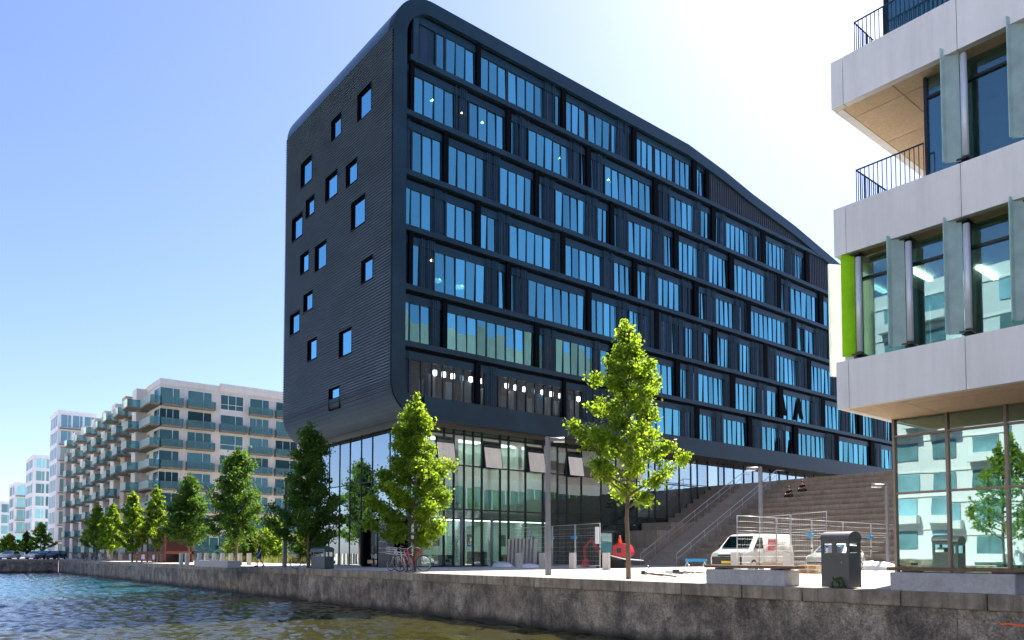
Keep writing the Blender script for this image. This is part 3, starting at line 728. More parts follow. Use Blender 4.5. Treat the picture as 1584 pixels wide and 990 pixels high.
# interior behind level two
box('ceiling', whr, (-10, 21.4, 9.3), (8, 40, 9.4), rbd)
box('inner_wall', whr, (-6.8, 24.5, 6.3), (-6.6, 29, 9.3), rbd)
box('inner_wall', crm, (-10, 29, 6.3), (8, 29.2, 9.3), rbd)
box('lime_partition', grgl, (-8.35, 22.6, 6.4), (-8.3, 23.6, 8.6), rbd)
for x, y, l in ((-9.4, 22.6, 1.4), (-8.1, 24, 1.4), (-5.6, 23, 2.)): box('strip_light', lampw, (x, y, 9.2), (x+.14, y+l, 9.27), rbd)
# louvres: angled glass blade plus aluminium tube
def louvre(x, z0, z1, kind, ang=35, yy=20.62):
    mt = {'g': grgl, 'a': agl, 'w': whgl}[kind]
    l = link('louvre_blade', ubox(mt), (x, yy, (z0+z1)/2), rbd, (.36, .035, z1-z0), (0, 0, R(ang)))
    if kind == 'a': link('louvre_blade', ubox(agl), (x-.14, yy-.16, (z0+z1)/2+.05), rbd, (.16, .02, z1-z0+.1), (0, 0, R(ang+40)))
    if kind != 'w':
        MB().tube([(x+.25, yy+.12, z0+.1), (x+.25, yy+.12, z1-.12)], .085, 10).build('louvre_tube', tubem, rbd)
        for z in (z0+.02, z1-.05): box('louvre_bracket', blk, (x+.05, yy+.02, z), (x+.32, yy+.45, z+.04), rbd)
for px, k in ((1312, 'g'), (1389, 'a'), (1478, 'a'), (1582, 'a')):
    v = hy(px, 460, 20.62); louvre(v.x, 6.5, 9.42, k)
    if k == 'a' and px in (1389, 1582): link('louvre_blade', ubox(grgl), (v.x-.2, 20.55, 7.95), rbd, (.035, .22, 2.9), (0, 0, R(15)))
for px, k in ((1472, 'a'), (1577, 'a')): v = hy(px, 150, 20.62); louvre(v.x, 10.95, 13.85, k)
for x in (-3., -1.4, .2): louvre(x, 6.5, 9.42, 'a'); louvre(x, 10.95, 13.85, 'g')
link('louvre_blade', ubox(whgl), (XR-.12, 20.95, 7.7), rbd, (.62, .05, 3.3), (0, 0, R(62)))
# louvres along the left flank (seen mirrored in the dark block's base)
y = 22.4; k = 0
while y < YRE:
    for z0 in (6.4, 10.85):
        if z0 > 7 and y < 30: continue
        link('louvre_blade', ubox((whgl, grgl, whgl, agl)[(k+int(z0)) % 4]), (XR-.02, y, z0+1.5), rbd, (.05, .55, 3.), (0, 0, R(-40)))
    box('side_glass', rbgl2, (XR+.5, y-.6, 6.37), (XR+.53, y+.6, 9.43), rbd)
    y += 1.3; k += 1
# long wing behind, seen mirrored in the dark block's glass
y = 30.5; k = 0
while y < 88:
    box('concrete_panel', wgc, (XR+.3, y+.01, 19.6), (XR+.8, min(88, y+5.8)-.01, 28.7), rbd)
    if y > YRE-1:
        for z0, z1 in BANDS: box('concrete_panel', rbc, (XR, y+.01, z0), (XR+.5, min(88, y+5.8)-.01, z1), rbd)
        box('concrete_panel', wgc, (XR+.3, y+.01, 10.81), (XR+.7, min(88, y+5.8)-.01, 18.1), rbd)
        box('side_glass', rbgl2, (XR+.5, y+.02, 6.37), (XR+.53, min(88, y+5.8)-.02, 9.43), rbd)
        box('side_glass', rbgl, (XR+.24, y+.02, 7.5), (XR+.27, min(88, y+5.8)-.02, 5.03), rbd)
        for j in range(4): link('louvre_blade', ubox((whgl, grgl, whgl, agl)[(k+j) % 4]), (XR-.1, y+.7+1.45*j, 7.9), rbd, (.05, .6, 3.), (0, 0, R(-40)))
    y += 5.8; k += 1
# balcony railings
def railing(x0, x1, y0, y1, z, h=1.0):
    r = MB()
    for a, b in (((x0, y0), (x1, y0)), ((x0, y0), (x0, y1))):
        L = math.hypot(b[0]-a[0], b[1]-a[1]); n = int(L/.115)
        r.tube([(a[0], a[1], z+h), (b[0], b[1], z+h)], .022, 6)
        r.tube([(a[0], a[1], z+.06), (b[0], b[1], z+.06)], .015, 6)
        for i in range(n+1):
            t = i/n; x, y = a[0]+(b[0]-a[0])*t, a[1]+(b[1]-a[1])*t; r.box((x-.009, y-.009, z+.02), (x+.009, y+.009, z+h))
    r.build('balcony_railing', scrn, rbd)
railing(-9.97, -8.16, 20.75, 27, 10.81, 1.02); railing(-9.94, -6., 20.75, 27, 15.15, 1.0)
box('balcony_lamp', whr, (-9.2, 26.5, 13.5), (-8.9, 26.8, 13.75), rbd)

# ================================================================== APARTMENT BLOCKS
def window(parent, face, pos_, u0, u1, z0, z1, gm, fm=None, nm=2, dep=.12):
    """glazed opening: pane plus frame bars on a wall face ('x' = faces +X, 'y' = faces -Y)"""
    f = MB(); t = .07
    us = [u0+(u1-u0)*i/nm for i in range(nm+1)] if nm != 2 else [u0, u0+(u1-u0)*.66, u1]
    def bx(a, b, c, d, q0, q1):
        if face == 'x': f.box((pos_+q0, a, c), (pos_+q1, b, d))
        else: f.box((a, pos_-q1, c), (b, pos_-q0, d))
    for u in us: bx(u-t/2, u+t/2, z0, z1, .0, .07)
    bx(u0, u1, z0-t, z0, 0, .07); bx(u0, u1, z1, z1+t, 0, .07)
    f.build('window_frame', fm or whp, parent)
    if face == 'x': box('window_pane', gm, (pos_-.02, u0, z0), (pos_+.035, u1, z1), parent)
    else: box('window_pane', gm, (u0, pos_-.035, z0), (u1, pos_+.02, z1), parent)
def balcony(parent, face, pos_, u0, u1, z, d=1.3, gm=None, h=1.05):
    if face == 'x':
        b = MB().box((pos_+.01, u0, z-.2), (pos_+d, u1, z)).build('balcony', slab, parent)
        MB().box((pos_+d-.03, u0, z), (pos_+d, u1, z+h)).box((pos_+.02, u0, z), (pos_+d-.04, u0+.03, z+h)).box((pos_+.02, u1-.03, z), (pos_+d-.04, u1, z+h)).build('balustrade', gm or balg, b)
    else:
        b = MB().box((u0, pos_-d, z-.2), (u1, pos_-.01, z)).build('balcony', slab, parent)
        MB().box((u0, pos_-d, z), (u1, pos_-d+.03, z+h)).build('balustrade', balw, b)
        MB().box((u1-.03, pos_-d+.04, z), (u1, pos_-.02, z+h)).build('side_screen', balg, b)
ap = thing('apartment_building', 'beige six storey apartment block with teal glass balconies left of the dark office block', 'apartment building', (-140, 38, 0))
AX = -114.; AY = 28.
MB().box((-180, AY, 0), (AX, 60, 25.2)).build('wall', apc, ap)
MB().box((-180, AY-.1, 25.2), (AX+.1, 60, 26.1)).build('parapet', apc, ap)
MB().box((AX-.3, 36.2, 25.3), (AX+.25, 60, 26.5)).build('parapet', apc, ap)
fz = [1.2+3.03*i for i in range(8)]
fz = [22.35-3.03*i for i in range(8)][::-1]
for i, z in enumerate(fz):
    for j, (a, b) in enumerate(((27.9, 30.6), (31.7, 35.1), (36.4, 39.8), (40.8, 43.8), (44.9, 48.5), (50, 53))):
        flush = j == 2 and i % 2 == 1
        if i == 0 and z < 1.0: z = 1.0
        window(ap, 'x', AX, a, b, z+(.15 if not flush else .3), z+2.45, apgl, nm=2 if (i+j) % 3 else 3)
        if not flush: balcony(ap, 'x', AX, a-.15, b+.35, z, .9)
        else: box('window_rail', whp, (AX+.07, a, z+1.), (AX+.12, b, z+1.07), ap)
    # corner glazing and wrap balcony
    window(ap, 'y', AY, -117.2, -114.2, z+.15, z+2.45, apgl, nm=2)
    balcony(ap, 'y', AY, -119.2, -113.1, z, 1.6)
rnd = random.Random(3)
bx_ = [-121.5, -128.5, -136, -144, -153, -163.5, -173]
for k, x in enumerate(bx_):
    wv = 2.6+.1*k
    top = 26.1
    MB().box((x-wv, AY-1.5, 0), (x, AY+.5, top-.4)).build('bay_wall', apc if k != 1 else apl, ap)
    for i, z in enumerate(fz):
        xr = x+.2; nxt = (bx_[k-1]-2.7-.1*(k-1)) if k else -119.3
        window(ap, 'y', AY, xr+.3, nxt-.2, z+.15, z+2.4, apgl, nm=3)
        if not (k == 1 and i < 4):
            off = ((i+k) % 2)*.9
            balcony(ap, 'y', AY-1.5, x-1.4+off, x+1.9+off, z+.02*k, 1.5+.35*((i+k) % 2), h=1.1)
        if (i+k) % 3 == 0: box('planter', dirt, (x+.3, AY-2.8, z), (x+1.1, AY-2.2, z+.6), ap)
        balcony(ap, 'y', AY-.01, x+.1, nxt-.3, z, 1.2)
# ground floor shop glazing strip
box('shopfront', apgl, (AX+.01, 29, .3), (AX+.06, 47, 3.3), ap)
MB().box((-183.5, AY-1.8, 0), (-180.3, 34, 22.2)).build('stair_tower', grc, ap)

def simple_block(name, label, x0, x1, y0, y1, h, fl, wall, gm, bay, roofm=None, blank=None, band=None):
    t = thing(name, label, 'building', ((x0+x1)/2, (y0+y1)/2, 0))
    MB().box((x0, y0, 0), (x1, y1, h)).build('wall', wall, t)
    MB().box((x0-.1, y0-.1, h), (x1+.1, y1+.1, h+.5)).build('parapet', roofm or wall, t)
    fh = h/fl
    for i in range(fl):
        z = i*fh
        y = y0+.6
        while y+bay < y1:
            window(t, 'x', x1, y, y+bay*.86, z+.35, z+fh-.45, gm, nm=2); y += bay
        x = x1-.6
        while x-bay > x0:
            window(t, 'y', y0, x-bay*.8, x, z+.5, z+fh-.5, gm, nm=2); x -= bay
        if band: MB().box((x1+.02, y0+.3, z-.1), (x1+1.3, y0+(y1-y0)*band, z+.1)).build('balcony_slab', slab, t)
    return t
simple_block('glass_tower', 'tall white and glass apartment tower left of the beige balcony block', -203, -192, 26, 33.6, 32.5, 9, whr, balg, 2.3, None, None, .8)
simple_block('slim_block', 'slim white tower with blue glazed corner far along the quay', -236, -222, 25, 37, 25.5, 8, whr, apgl, 2.2)
simple_block('stepped_block', 'pale block with deep loggias second from the left edge of the skyline', -276, -262, 25, 45, 21.5, 6, whr, apgl, 3.0, band=.9)
simple_block('low_block', 'lowest pale block at the far left edge of the skyline', -330, -300, 24.5, 60, 18, 5, whr, apgl, 3.2)
# the opposite bank, seen only mirrored in glass
for i, (x0, x1) in enumerate(((-118, -84), (-80, -44), (-40, -6), (-2, 34), (38, 80))):
    t = thing('canal_building', ['pale apartment house farthest left on the opposite bank, mirrored in the office glass', 'cream apartment house second from the left on the opposite bank', 'white apartment house on the opposite bank, mirrored at the left of the green glass', 'cream apartment house on the opposite bank behind the mirrored tree', 'white apartment house farthest right on the opposite bank'][i], 'building', ((x0+x1)/2, -44, 0), 'apartment houses on the opposite bank')
    MB().box((x0, -52, 0), (x1, -34, 27.5)).build('wall', crm if i % 2 else whr, t)
    for fl in range(8):
        x = x0+1.5; MB().box((x0+.02, -33.98, fl*3.3+2.95), (x1-.02, -33.9, fl*3.3+3.1)).build('string_course', rbc, t)
        while x+3 < x1:
            box('window_pane', blnd, (x, -34, fl*3.3+1), (x+2.3, -33.9, fl*3.3+2.8), t)
            if (int(x)+fl) % 3 == 0: box('balcony_panel', whr, (x-.3, -33.9, fl*3.3+.3), (x+2.6, -33, fl*3.3+1.1), t)
            x += 3.7

# ================================================================== TREES
def leaf_mesh(seed, h, rad, n, size, fat=1., low=.0, shape=None):
    """crown of n small folded leaves gathered round limb ends; returns verts/faces and the limbs"""
    rn = random.Random(seed); limbs = []; V = []; Fc = []
    nb = 38
    cl = []
    for i in range(nb):
        t = (i+.5)/nb; t = t**.9
        zz = h*t*.93
        env = rad*1.12*(1-t)**.86*min(1, .6+t*3.4)+.04*rad
        az = i*2.399+rn.uniform(-.4, .4); L = env*rn.uniform(.62, 1.18)+.12
        up = L*rn.uniform(.35, .75)
        a = Vector((0, 0, zz-up*.35)); e = Vector((math.cos(az)*L, math.sin(az)*L, zz+up*.65)); mid = a.lerp(e, .5)+Vector((0, 0, -up*.08))
        limbs.append((a, mid, e, L))
        for s in range(int(3+L*3.2)):
            q = rn.uniform(.28, 1.02); c = a.lerp(mid, q*2) if q < .5 else mid.lerp(e, q*2-1)
            c = c+Vector((rn.gauss(0, .1), rn.gauss(0, .1), rn.gauss(0, .08)))*rad*.5
            cl.append((c, rn.uniform(.16, .42)*rad*.32*fat))
    for s in range(6): cl.append((Vector((rn.gauss(0, .04)*rad, rn.gauss(0, .04)*rad, h*(.9+.02*s))), .1*rad*.6))
    wt = [r**1.6 for _, r in cl]; tot = sum(wt)
    for (c, r), w_ in zip(cl, wt):
        for _ in range(max(3, int(n*w_/tot))):
            p = c+Vector((rn.gauss(0, 1), rn.gauss(0, 1), rn.gauss(0, .8)))*r*.62
            nrm = Vector((rn.gauss(0, 1), rn.gauss(0, 1), rn.gauss(.5, 1))).normalized()
            u = nrm.orthogonal().normalized(); u.rotate(Matrix.Rotation(rn.uniform(0, 6.28), 3, nrm)); v = nrm.cross(u)
            s = size*rn.uniform(.6, 1.25); k = len(V)
            V.extend([tuple(p-u*s*.6), tuple(p+v*s*.38+nrm*s*.1), tuple(p+u*s*.6), tuple(p-v*s*.38+nrm*s*.1)])
            Fc.append((k, k+1, k+2)); Fc.append((k, k+2, k+3))
    return V, Fc, limbs
CR = {}
def crown_data(key, *a):
    if key not in CR: CR[key] = leaf_mesh(*a)
    return CR[key]
def tree(loc, zc, h, rad, seed, n, size, mat, label, group='young trees along the quay', tr=.1, name='quay_tree', rz=0, stake=False):
    t = thing(name, label, 'tree', loc, group)
    V, Fc, limbs = leaf_mesh(seed, h, rad, n, size, 1.35 if seed in (5, 23, 31, 37) else 1.)
    me = bpy.data.meshes.new('crown'); me.from_pydata([(v[0], v[1], v[2]+zc) for v in V], [], Fc); me.materials.append(mat)
    o = bpy.data.objects.new('crown', me); C.objects.link(o); o.parent = t; o.rotation_euler = (0, 0, rz)
    b = MB(); rn = random.Random(seed)
    pts = [(rn.uniform(-.03, .03)*k, rn.uniform(-.03, .03)*k, (zc+h*.9)*k/8) for k in range(9)]; pts[0] = (0, 0, 0)
    b.tube(pts, [tr*(1-.1*k) for k in range(9)], 9)
    tk = link('trunk', None, (0, 0, 0)); bpy.data.objects.remove(tk)
    tm = b.build('trunk', bark, None, (0, 0, 0)); tm.parent = t; tm.location = (0, 0, 0); tm.rotation_euler = (0, 0, rz)
    lb = MB()
    for (a, m_, e, L) in limbs: lb.tube([a+Vector((0, 0, zc)), m_+Vector((0, 0, zc)), e+Vector((0, 0, zc))], [.045+.006*L, .03, .01], 5)
    lm = lb.build('limbs', bark, None, (0, 0, 0)); lm.parent = t; lm.location = (0, 0, 0); lm.rotation_euler = (0, 0, rz)
    return t
#   px trunk, top y, crown bottom y, crown width px, material, leaves
def tree_at(px, Y, top, bot, wpx, seed, n, size, mat, label, tr=.1, rz=0):
    v = hy(px, 880, Y); 
    zt = hy(px, top, Y).z; zb = hy(px, bot, Y).z
    d = (Vector((v.x, v.y, 0))).dot(fwv); rad = wpx/2*d/F
    return tree((v.x, Y, 0), zb+.0, zt-zb, rad*1.02, seed, n, size, mat, label, tr=tr, rz=rz)
tree_at(972, 20.7, 498, 775, 178, 12, 15000, .135, leafb, 'largest sunlit young tree in front of the stairs, slender trunk on the quay', .095)
tree_at(641, 20.9, 610, 848, 124, 5, 30000, .15, leafb, 'sunlit tree standing behind the bicycles near the entrance', .11)
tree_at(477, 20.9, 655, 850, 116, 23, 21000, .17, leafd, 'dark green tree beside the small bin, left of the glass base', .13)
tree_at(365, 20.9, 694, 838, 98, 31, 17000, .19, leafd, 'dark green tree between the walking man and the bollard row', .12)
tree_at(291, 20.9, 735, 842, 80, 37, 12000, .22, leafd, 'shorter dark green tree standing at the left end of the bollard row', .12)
tree_at(240, 20.9, 752, 848, 48, 41, 7500, .26, leafb, 'sunlit tree in front of the red kiosk, right of three similar ones', .1)
tree_at(204, 20.9, 762, 850, 52, 43, 7500, .27, leafb, 'broad sunlit tree at the left end of the red kiosk')
tree_at(172, 20.9, 780, 852, 46, 47, 6000, .27, leafb, 'sunlit tree behind the person in yellow')
tree_at(148, 20.9, 782, 850, 48, 53, 6000, .28, leafb, 'leftmost sunlit tree of the near quay row, by the parked bicycles')
for px, top, bot, wp, X, lab in ((62, 808, 852, 34, -160, 'bright round tree behind the dark parked car at the basin end'), (40, 822, 856, 24, -165, 'small darker tree left of the bright round one at the basin end'), (14, 826, 856, 34, -158, 'round tree at the far left edge of the basin end')):
    v = hx(px, 870, X); d = Vector((v.x, v.y, 0)).dot(fwv)
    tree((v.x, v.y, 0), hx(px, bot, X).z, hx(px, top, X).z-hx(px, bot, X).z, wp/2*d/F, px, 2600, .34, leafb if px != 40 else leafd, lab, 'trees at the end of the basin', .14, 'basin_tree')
tree((-23.6, -29, 0), 2.6, 8.6, 2.9, 71, 5000, .26, leafb, 'tree on the opposite bank, mirrored in the green ground floor glass', None, .12, 'far_bank_tree')
# bushes and saplings behind the promenade
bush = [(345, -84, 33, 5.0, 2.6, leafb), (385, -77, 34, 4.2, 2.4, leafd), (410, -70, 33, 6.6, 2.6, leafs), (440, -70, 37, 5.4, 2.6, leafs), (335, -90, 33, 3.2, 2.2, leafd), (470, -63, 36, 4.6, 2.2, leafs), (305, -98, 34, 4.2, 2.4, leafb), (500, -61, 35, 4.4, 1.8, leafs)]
for k, (px, X, Y, h, rr, mt) in enumerate(bush):
    lab = ['green bush behind the bollards nearest the apartment block', 'dark rounded bush behind the middle of the bollard row', 'tallest yellow green bush, right behind the walking man', 'bright bush between the walking man and the lamp post',
           'low dark bush at the left end of the planting', 'bright bush behind the bin-side tree', 'green bush beyond the short dark tree', 'bright bush against the left side of the glass base'][k]
    tree((X, Y, 0), .2, h, rr, 100+k, 5200, .24, mt, lab, 'bushes behind the promenade', .07, 'bush')
gs = MB(); rn = random.Random(9)
for _ in range(5200):
    x = rn.uniform(-92, -60); y = rn.uniform(29, 40); hh = rn.uniform(.25, .9); a = rn.uniform(0, 6.28); dx, dy = math.cos(a)*.05, math.sin(a)*.05; lx_, ly = rn.gauss(0, .15), rn.gauss(0, .15)
    k = len(gs.v); gs.v += [(x-dx, y-dy, 0), (x+dx, y+dy, 0), (x+lx_, y+ly, hh)]; gs.f.append((k, k+1, k+2)); gs.sm.append(False)
me = bpy.data.meshes.new('tall_grass'); me.from_pydata(gs.v, [], gs.f); me.materials.append(grass); go = link('tall_grass', me, (0, 0, 0)); tag(go, 'tall dry grass in the planting bed behind the promenade', 'grass'); stuff(go)

# ================================================================== STREET FURNITURE
def lamp(px, py, arm, lab, hgt=6.0, rr=.1):
    v = hz(px, py); t = thing('street_lamp', lab, 'street lamp', v, 'square grey street lamps')
    MB().box((v.x-rr, v.y-rr, 0), (v.x+rr, v.y+rr, 2.0)).build('base', lampm, t, bevel=.01)
    MB().box((v.x-rr*.8, v.y-rr*.8, 2.0), (v.x+rr*.8, v.y+rr*.8, hgt)).build('post', lampm, t)
    d = Vector((math.sin(YAW), math.cos(YAW), 0))*arm
    a = Vector((v.x, v.y, hgt-.1)); b = a+d
    q = MB().tube([a, b], .085, 4); q.build('arm', lampm, t)
    MB().tube([a+d*.35+Vector((0, 0, -.1)), b+Vector((0, 0, -.1))], .05, 4).build('lamp_head', whp, t)
lamp(848, 890, .72, 'nearest tall grey lamp post, standing left of the large sunlit tree')
lamp(1178, 881.5, -.8, 'pale lamp post standing beside the white van')
lamp(1374, 881, -.9, 'thin lamp post just left of the green glass ground floor', 5.1, .09)
lamp(440, 877.5, .7, 'dark lamp post left of the small teal bin', rr=.12)

bl = ['bollard nearest the %s' % s for s in ()]
def bollard(px, py, lab, g='pale granite bollards', tilt=0, h=1.0):
    v = hz(px, py); t = thing('bollard', lab, 'bollard', v, g, tilt, True)
    m_ = MB(); w_ = .22; m_.box((-w_, -.12, 0), (w_, .12, h)); m_.build('post', bollm, t, bevel=.02)
    MB().box((-w_-.06, -.17, 0), (w_+.06, .17, .03)).build('foot_plate', steel, t)
    return v
for px, py, lab in ((803, 878, 'bollard in front of the glass base, left of the nearest lamp post'), (839, 879, 'bollard partly hidden behind the nearest lamp post'), (886, 880.5, 'bollard between the nearest lamp post and the fence end post'),
                    (938, 881.5, 'bollard beside the red excavator'), (1138, 885, 'bollard at the front wheel of the white van'), (1220, 888, 'bollard at the rear of the white van')):
    bollard(px, py, lab)
for i, px in enumerate((280, 289, 308, 319, 331, 344, 357, 371, 385)):
    o = ('first', 'second', 'third', 'fourth', 'fifth', 'sixth', 'seventh', 'eighth', 'ninth')[i]
    bollard(px, 874.0, o+' bollard from the left in the row behind the low granite block', 'bollards in front of the planting')
# rope between bollards
v0 = hz(938, 881.5); v1 = v0+Vector((1.6, 1.4, 0))
MBr = MB().tube([v0+Vector((.2, 0, .85)), v0.lerp(v1, .5)+Vector((0, 0, .62)), v1+Vector((0, 0, .55))], .025, 5)
tag(MBr.build('barrier_rope', whp, None, v0), 'white sagging rope tied from the bollard beside the red excavator', 'rope')

def bench(x0, x1, y0, y1, h, lab, plank=True, over=.25):
    t = thing('bench', lab, 'bench', ((x0+x1)/2, (y0+y1)/2, 0), 'granite block benches' if plank else None)
    MB().box((x0, y0, 0), (x1, y1, h)).build('granite_block', blockm, t, bevel=.015)
    if plank:
        MB().box((x0+.25, y0+.12, h), (x0+.5, y1-.05, h+.045)).build('plank_support', blk, t); MB().box((x1-.5, y0+.12, h), (x1-.25, y1-.05, h+.045)).build('plank_support', blk, t)
        for k in range(3):
            ya = y0+.06+k*.2; MB().box((x0-over*.4, ya, h+.05), (x1+over, ya+.18, h+.13)).build('plank', wood, t)
bench(hy(1092, 905, 19.35).x, hy(1214, 908, 19.35).x, 19.35, 20.15, .45, 'low granite block bench with wooden planks in front of the white van')
bench(hy(1377, 915, 19.3).x, -5.9, 19.3, 20.1, .46, 'low granite block bench with wooden planks in front of the green glass')
va = hz(300, 876); bench(va.x, hy(352, 876, va.y).x, va.y, va.y+.9, .45, 'plain low granite block in front of the bollard row', False)

# litter bins
def bin_(x0, x1, y0, y1, h, lab, mt, near=True):
    t = thing('litter_bin', lab, 'litter bin', ((x0+x1)/2, (y0+y1)/2, 0), 'litter bins on the quay'); zs = h-.22; q = .028
    zo, zu = zs-.1, zs-.36
    b = MB()
    b.box((x0, y0, .02), (x1, y1, zu)); b.box((x0, y0, zo), (x1, y1, zs))
    for (a, c) in ((x0, y0), (x1-.07, y0), (x0, y1-.07), (x1-.07, y1-.07)): b.box((a, c, zu), (a+.07, c+.07, zo))
    b.box((x0+.3, y0+.01, zu), (x0+.42, y0+.05, zo))
    b.build('body', mt, t)
    ym = (y0+y1)/2; n = 10; pr_ = [(y0-.02, zs)]+[(ym-(ym-y0+.02)*math.cos(PI*k/n), zs+.03+.19*math.sin(PI*k/n)) for k in range(n+1)]+[(y1+.02, zs)]
    MB().prism(pr_, 'x', x0-.02, x1+.02).build('domed_lid', mt, t)
    MB().box((x0+.12, y0+.12, zu+.0), (x0+.3, y1-.14, zu+.16)).build('litter', whr, t)
    MB().tube([(x1-.2, y0-.01, 1.0 if not near else .7), (x1-.2, y0-.02, .7)], .012, 5).build('handle', steel, t)
bin_(-10.55, -9.78, 19.5, 20.17, 1.53, 'large charcoal litter bin with domed lid between the two plank benches', binm)
v = hz(481, 880); bin_(v.x, hy(502, 880, v.y).x, v.y, v.y+.6, 1.35, 'small teal litter bin beside the dark tree left of the glass base', bindk)
# weed growing at the foot of the big bin
wm = MB(); rn = random.Random(4)
for k in range(60):
    a = rn.uniform(0, 6.28); z = rn.uniform(.02, .3); r_ = .11*(1-z*1.8)+.03; c = Vector((-10.05+r_*math.cos(a)*1.5, 19.42+r_*.4*math.sin(a), z)); u = Vector((rn.gauss(0, 1), rn.gauss(0, 1), rn.gauss(0, 1))).normalized()*.05; v_ = u.orthogonal().normalized()*.02
    wm.quad(c-u, c+v_, c+u, c-v_)
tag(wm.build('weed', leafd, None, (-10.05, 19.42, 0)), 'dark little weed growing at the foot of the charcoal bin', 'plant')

# fences ---------------------------------------------------------
def fence(p0, p1, n, lab, g, h=2.84, tagc=()):
    for i in range(n):
        a = p0.lerp(p1, i/n); b = p0.lerp(p1, (i+1)/n); d = (b-a).normalized(); a2 = a+d*.05; b2 = b-d*.05
        t = thing('fence_panel', lab[i], 'fence panel', a, g)
        fr_ = MB(); up = Vector((0, 0, 1))
        for q in (a2, b2): fr_.tube([q+up*.05, q+up*h], .028, 6)
        for z in (.2, h-.02, h-.75): fr_.tube([a2+up*z, b2+up*z], .022 if z != h-.75 else .014, 6)
        fr_.build('frame', steel, t)
        m_ = MB(); L = (b2-a2).length; nn = int(L/.16)
        for k in range(1, nn): q = a2.lerp(b2, k/nn); m_.tube([q+up*.2, q+up*(h-.02)], .0035, 3, False)
        for k in range(1, 9): z = .2+(h-.2)*k/9; m_.tube([a2+up*z, b2+up*z], .006, 3, False)
        stuff(m_.build('wire_mesh', steel, t))
        f = MB(); c = a; s = d.cross(up)*.35; e = d*.12
        f.v += [tuple(c+x*s+y*e+up*z) for x in (-1, 1) for y in (-1, 1) for z in (0, .13)]; f.add([(0, 1, 3, 2), (4, 6, 7, 5), (0, 4, 5, 1), (2, 3, 7, 6), (0, 2, 6, 4), (1, 5, 7, 3)]); f.build('foot_block', bollm, t)
        if i in tagc: MB().tube([b2+up*(h-.85)-d*.35, b2+up*(h-.85)+d*.12], .12, 6).build('blue_tag', bluep, t)
        if i in tagc or i == n-1: MB().tube([b2+up*1.2, b2+up*1.28], .06, 8).build('clamp', blk, t)
P0 = Vector((-43.3, 35.3, 0)); P1 = hz(929, 880)
fence(P0, P1, 4, ['mesh fence panel against the glass base', 'mesh fence panel one in from the glass base', 'mesh fence panel left of the one ending at the red excavator', 'mesh fence panel ending at the white boxed post by the red excavator'], 'site fence by the glass base', tagc=(1, 2))
MB_ = MB().box((P1.x-.35, P1.y-.12, 1.55), (P1.x-.08, P1.y+.1, 2.6)); tag(MB_.build('white_sign_box', whp, None, (P1.x-.2, P1.y, 1.5)), 'white box hung on the fence end post beside the red excavator', 'box')
P2 = hz(1140, 885.8); P3 = hz(1387, 878.5)
fence(P2, P3, 5, ['mesh fence panel at the bonnet of the white van', 'mesh fence panel crossing the side of the white van', 'mesh fence panel above the charcoal bin', 'mesh fence panel right of the charcoal bin', 'mesh fence panel ending at the green glass corner'], 'site fence by the stairs', tagc=(1, 3))
fence(hz(1175, 884.5), hz(1281, 889), 2, ['nearer mesh fence panel rising toward the charcoal bin, left part', 'nearer mesh fence panel rising toward the charcoal bin, right part'], 'cross fence near the van')
# leaning stack of grey sheets
v = hz(785, 876.5)
sh = thing('sheet_stack', 'stack of grey corrugated sheets leaning behind the fence', 'building sheets', v)
for k in range(8): box('sheet', steel, (v.x+.12*k, v.y+.25*k, .05), (v.x+.12*k+.03, v.y+.25*k+.35, 2.0+.05*(k % 3)), sh, (0, R(4), 0))
for px, py, s, lab in ((775, 876.5, 1., 'heap of white sacking at the foot of the leaning sheets'), (820, 878, .8, 'small white sack heap left of the nearest lamp post'), (1352, 882, 1.4, 'heap of white plastic sheeting right of the charcoal bin')):
    v = hz(px, py); hp = MB(); rn = random.Random(px); n0 = 0; ks = 14
    rows_ = []
    for j in range(6):
        t = j/5; row = []
        for k in range(ks):
            a = 2*PI*k/ks; r_ = s*(.95*math.cos(t*PI/2)+.05)*(1+.25*noise.noise(Vector((k*.9, j*.8, px)))); row.append(len(hp.v)); hp.v.append((v.x+r_*math.cos(a)*1.2, v.y+r_*math.sin(a)*.7, .33*s*math.sin(t*PI/2)*(1+.5*noise.noise(Vector((k*.7, j, px+5.))))))
        rows_.append(row)
    for r0, r1 in zip(rows_, rows_[1:]):
        for k in range(ks): hp.add([(r0[k], r0[(k+1) % ks], r1[(k+1) % ks], r1[k])], True)
    hp.add([tuple(rows_[-1])]); tag(hp.build('sack_heap', whp, None, v), lab, 'sack heap')
v = hz(1257, 887); pl = thing('pallet', 'beige stacked pallet beside the charcoal bin', 'pallet', v)
for k in range(5): box('board', rbs, (v.x-.45, v.y-.5+k*.22, .36), (v.x+.55, v.y-.36+k*.22, .4), pl); 
for k in range(3): box('runner', rbs, (v.x-.45+k*.45, v.y-.5, .0), (v.x-.35+k*.45, v.y+.5, .36), pl)
v = hz(1063, 878.8); bt = thing('blue_trestle', 'bright blue plastic trestle barrier left of the white van', 'barrier', v)
MB().box((v.x-.1, v.y-.1, .42), (v.x+1.5, v.y+.1, .62)).build('beam', bluep, bt, bevel=.02)
for dx in (0., 1.35): MB().tube([(v.x+dx, v.y-.25, 0), (v.x+dx, v.y, .45), (v.x+dx, v.y+.25, 0)], .03, 5).build('leg', whp, bt)

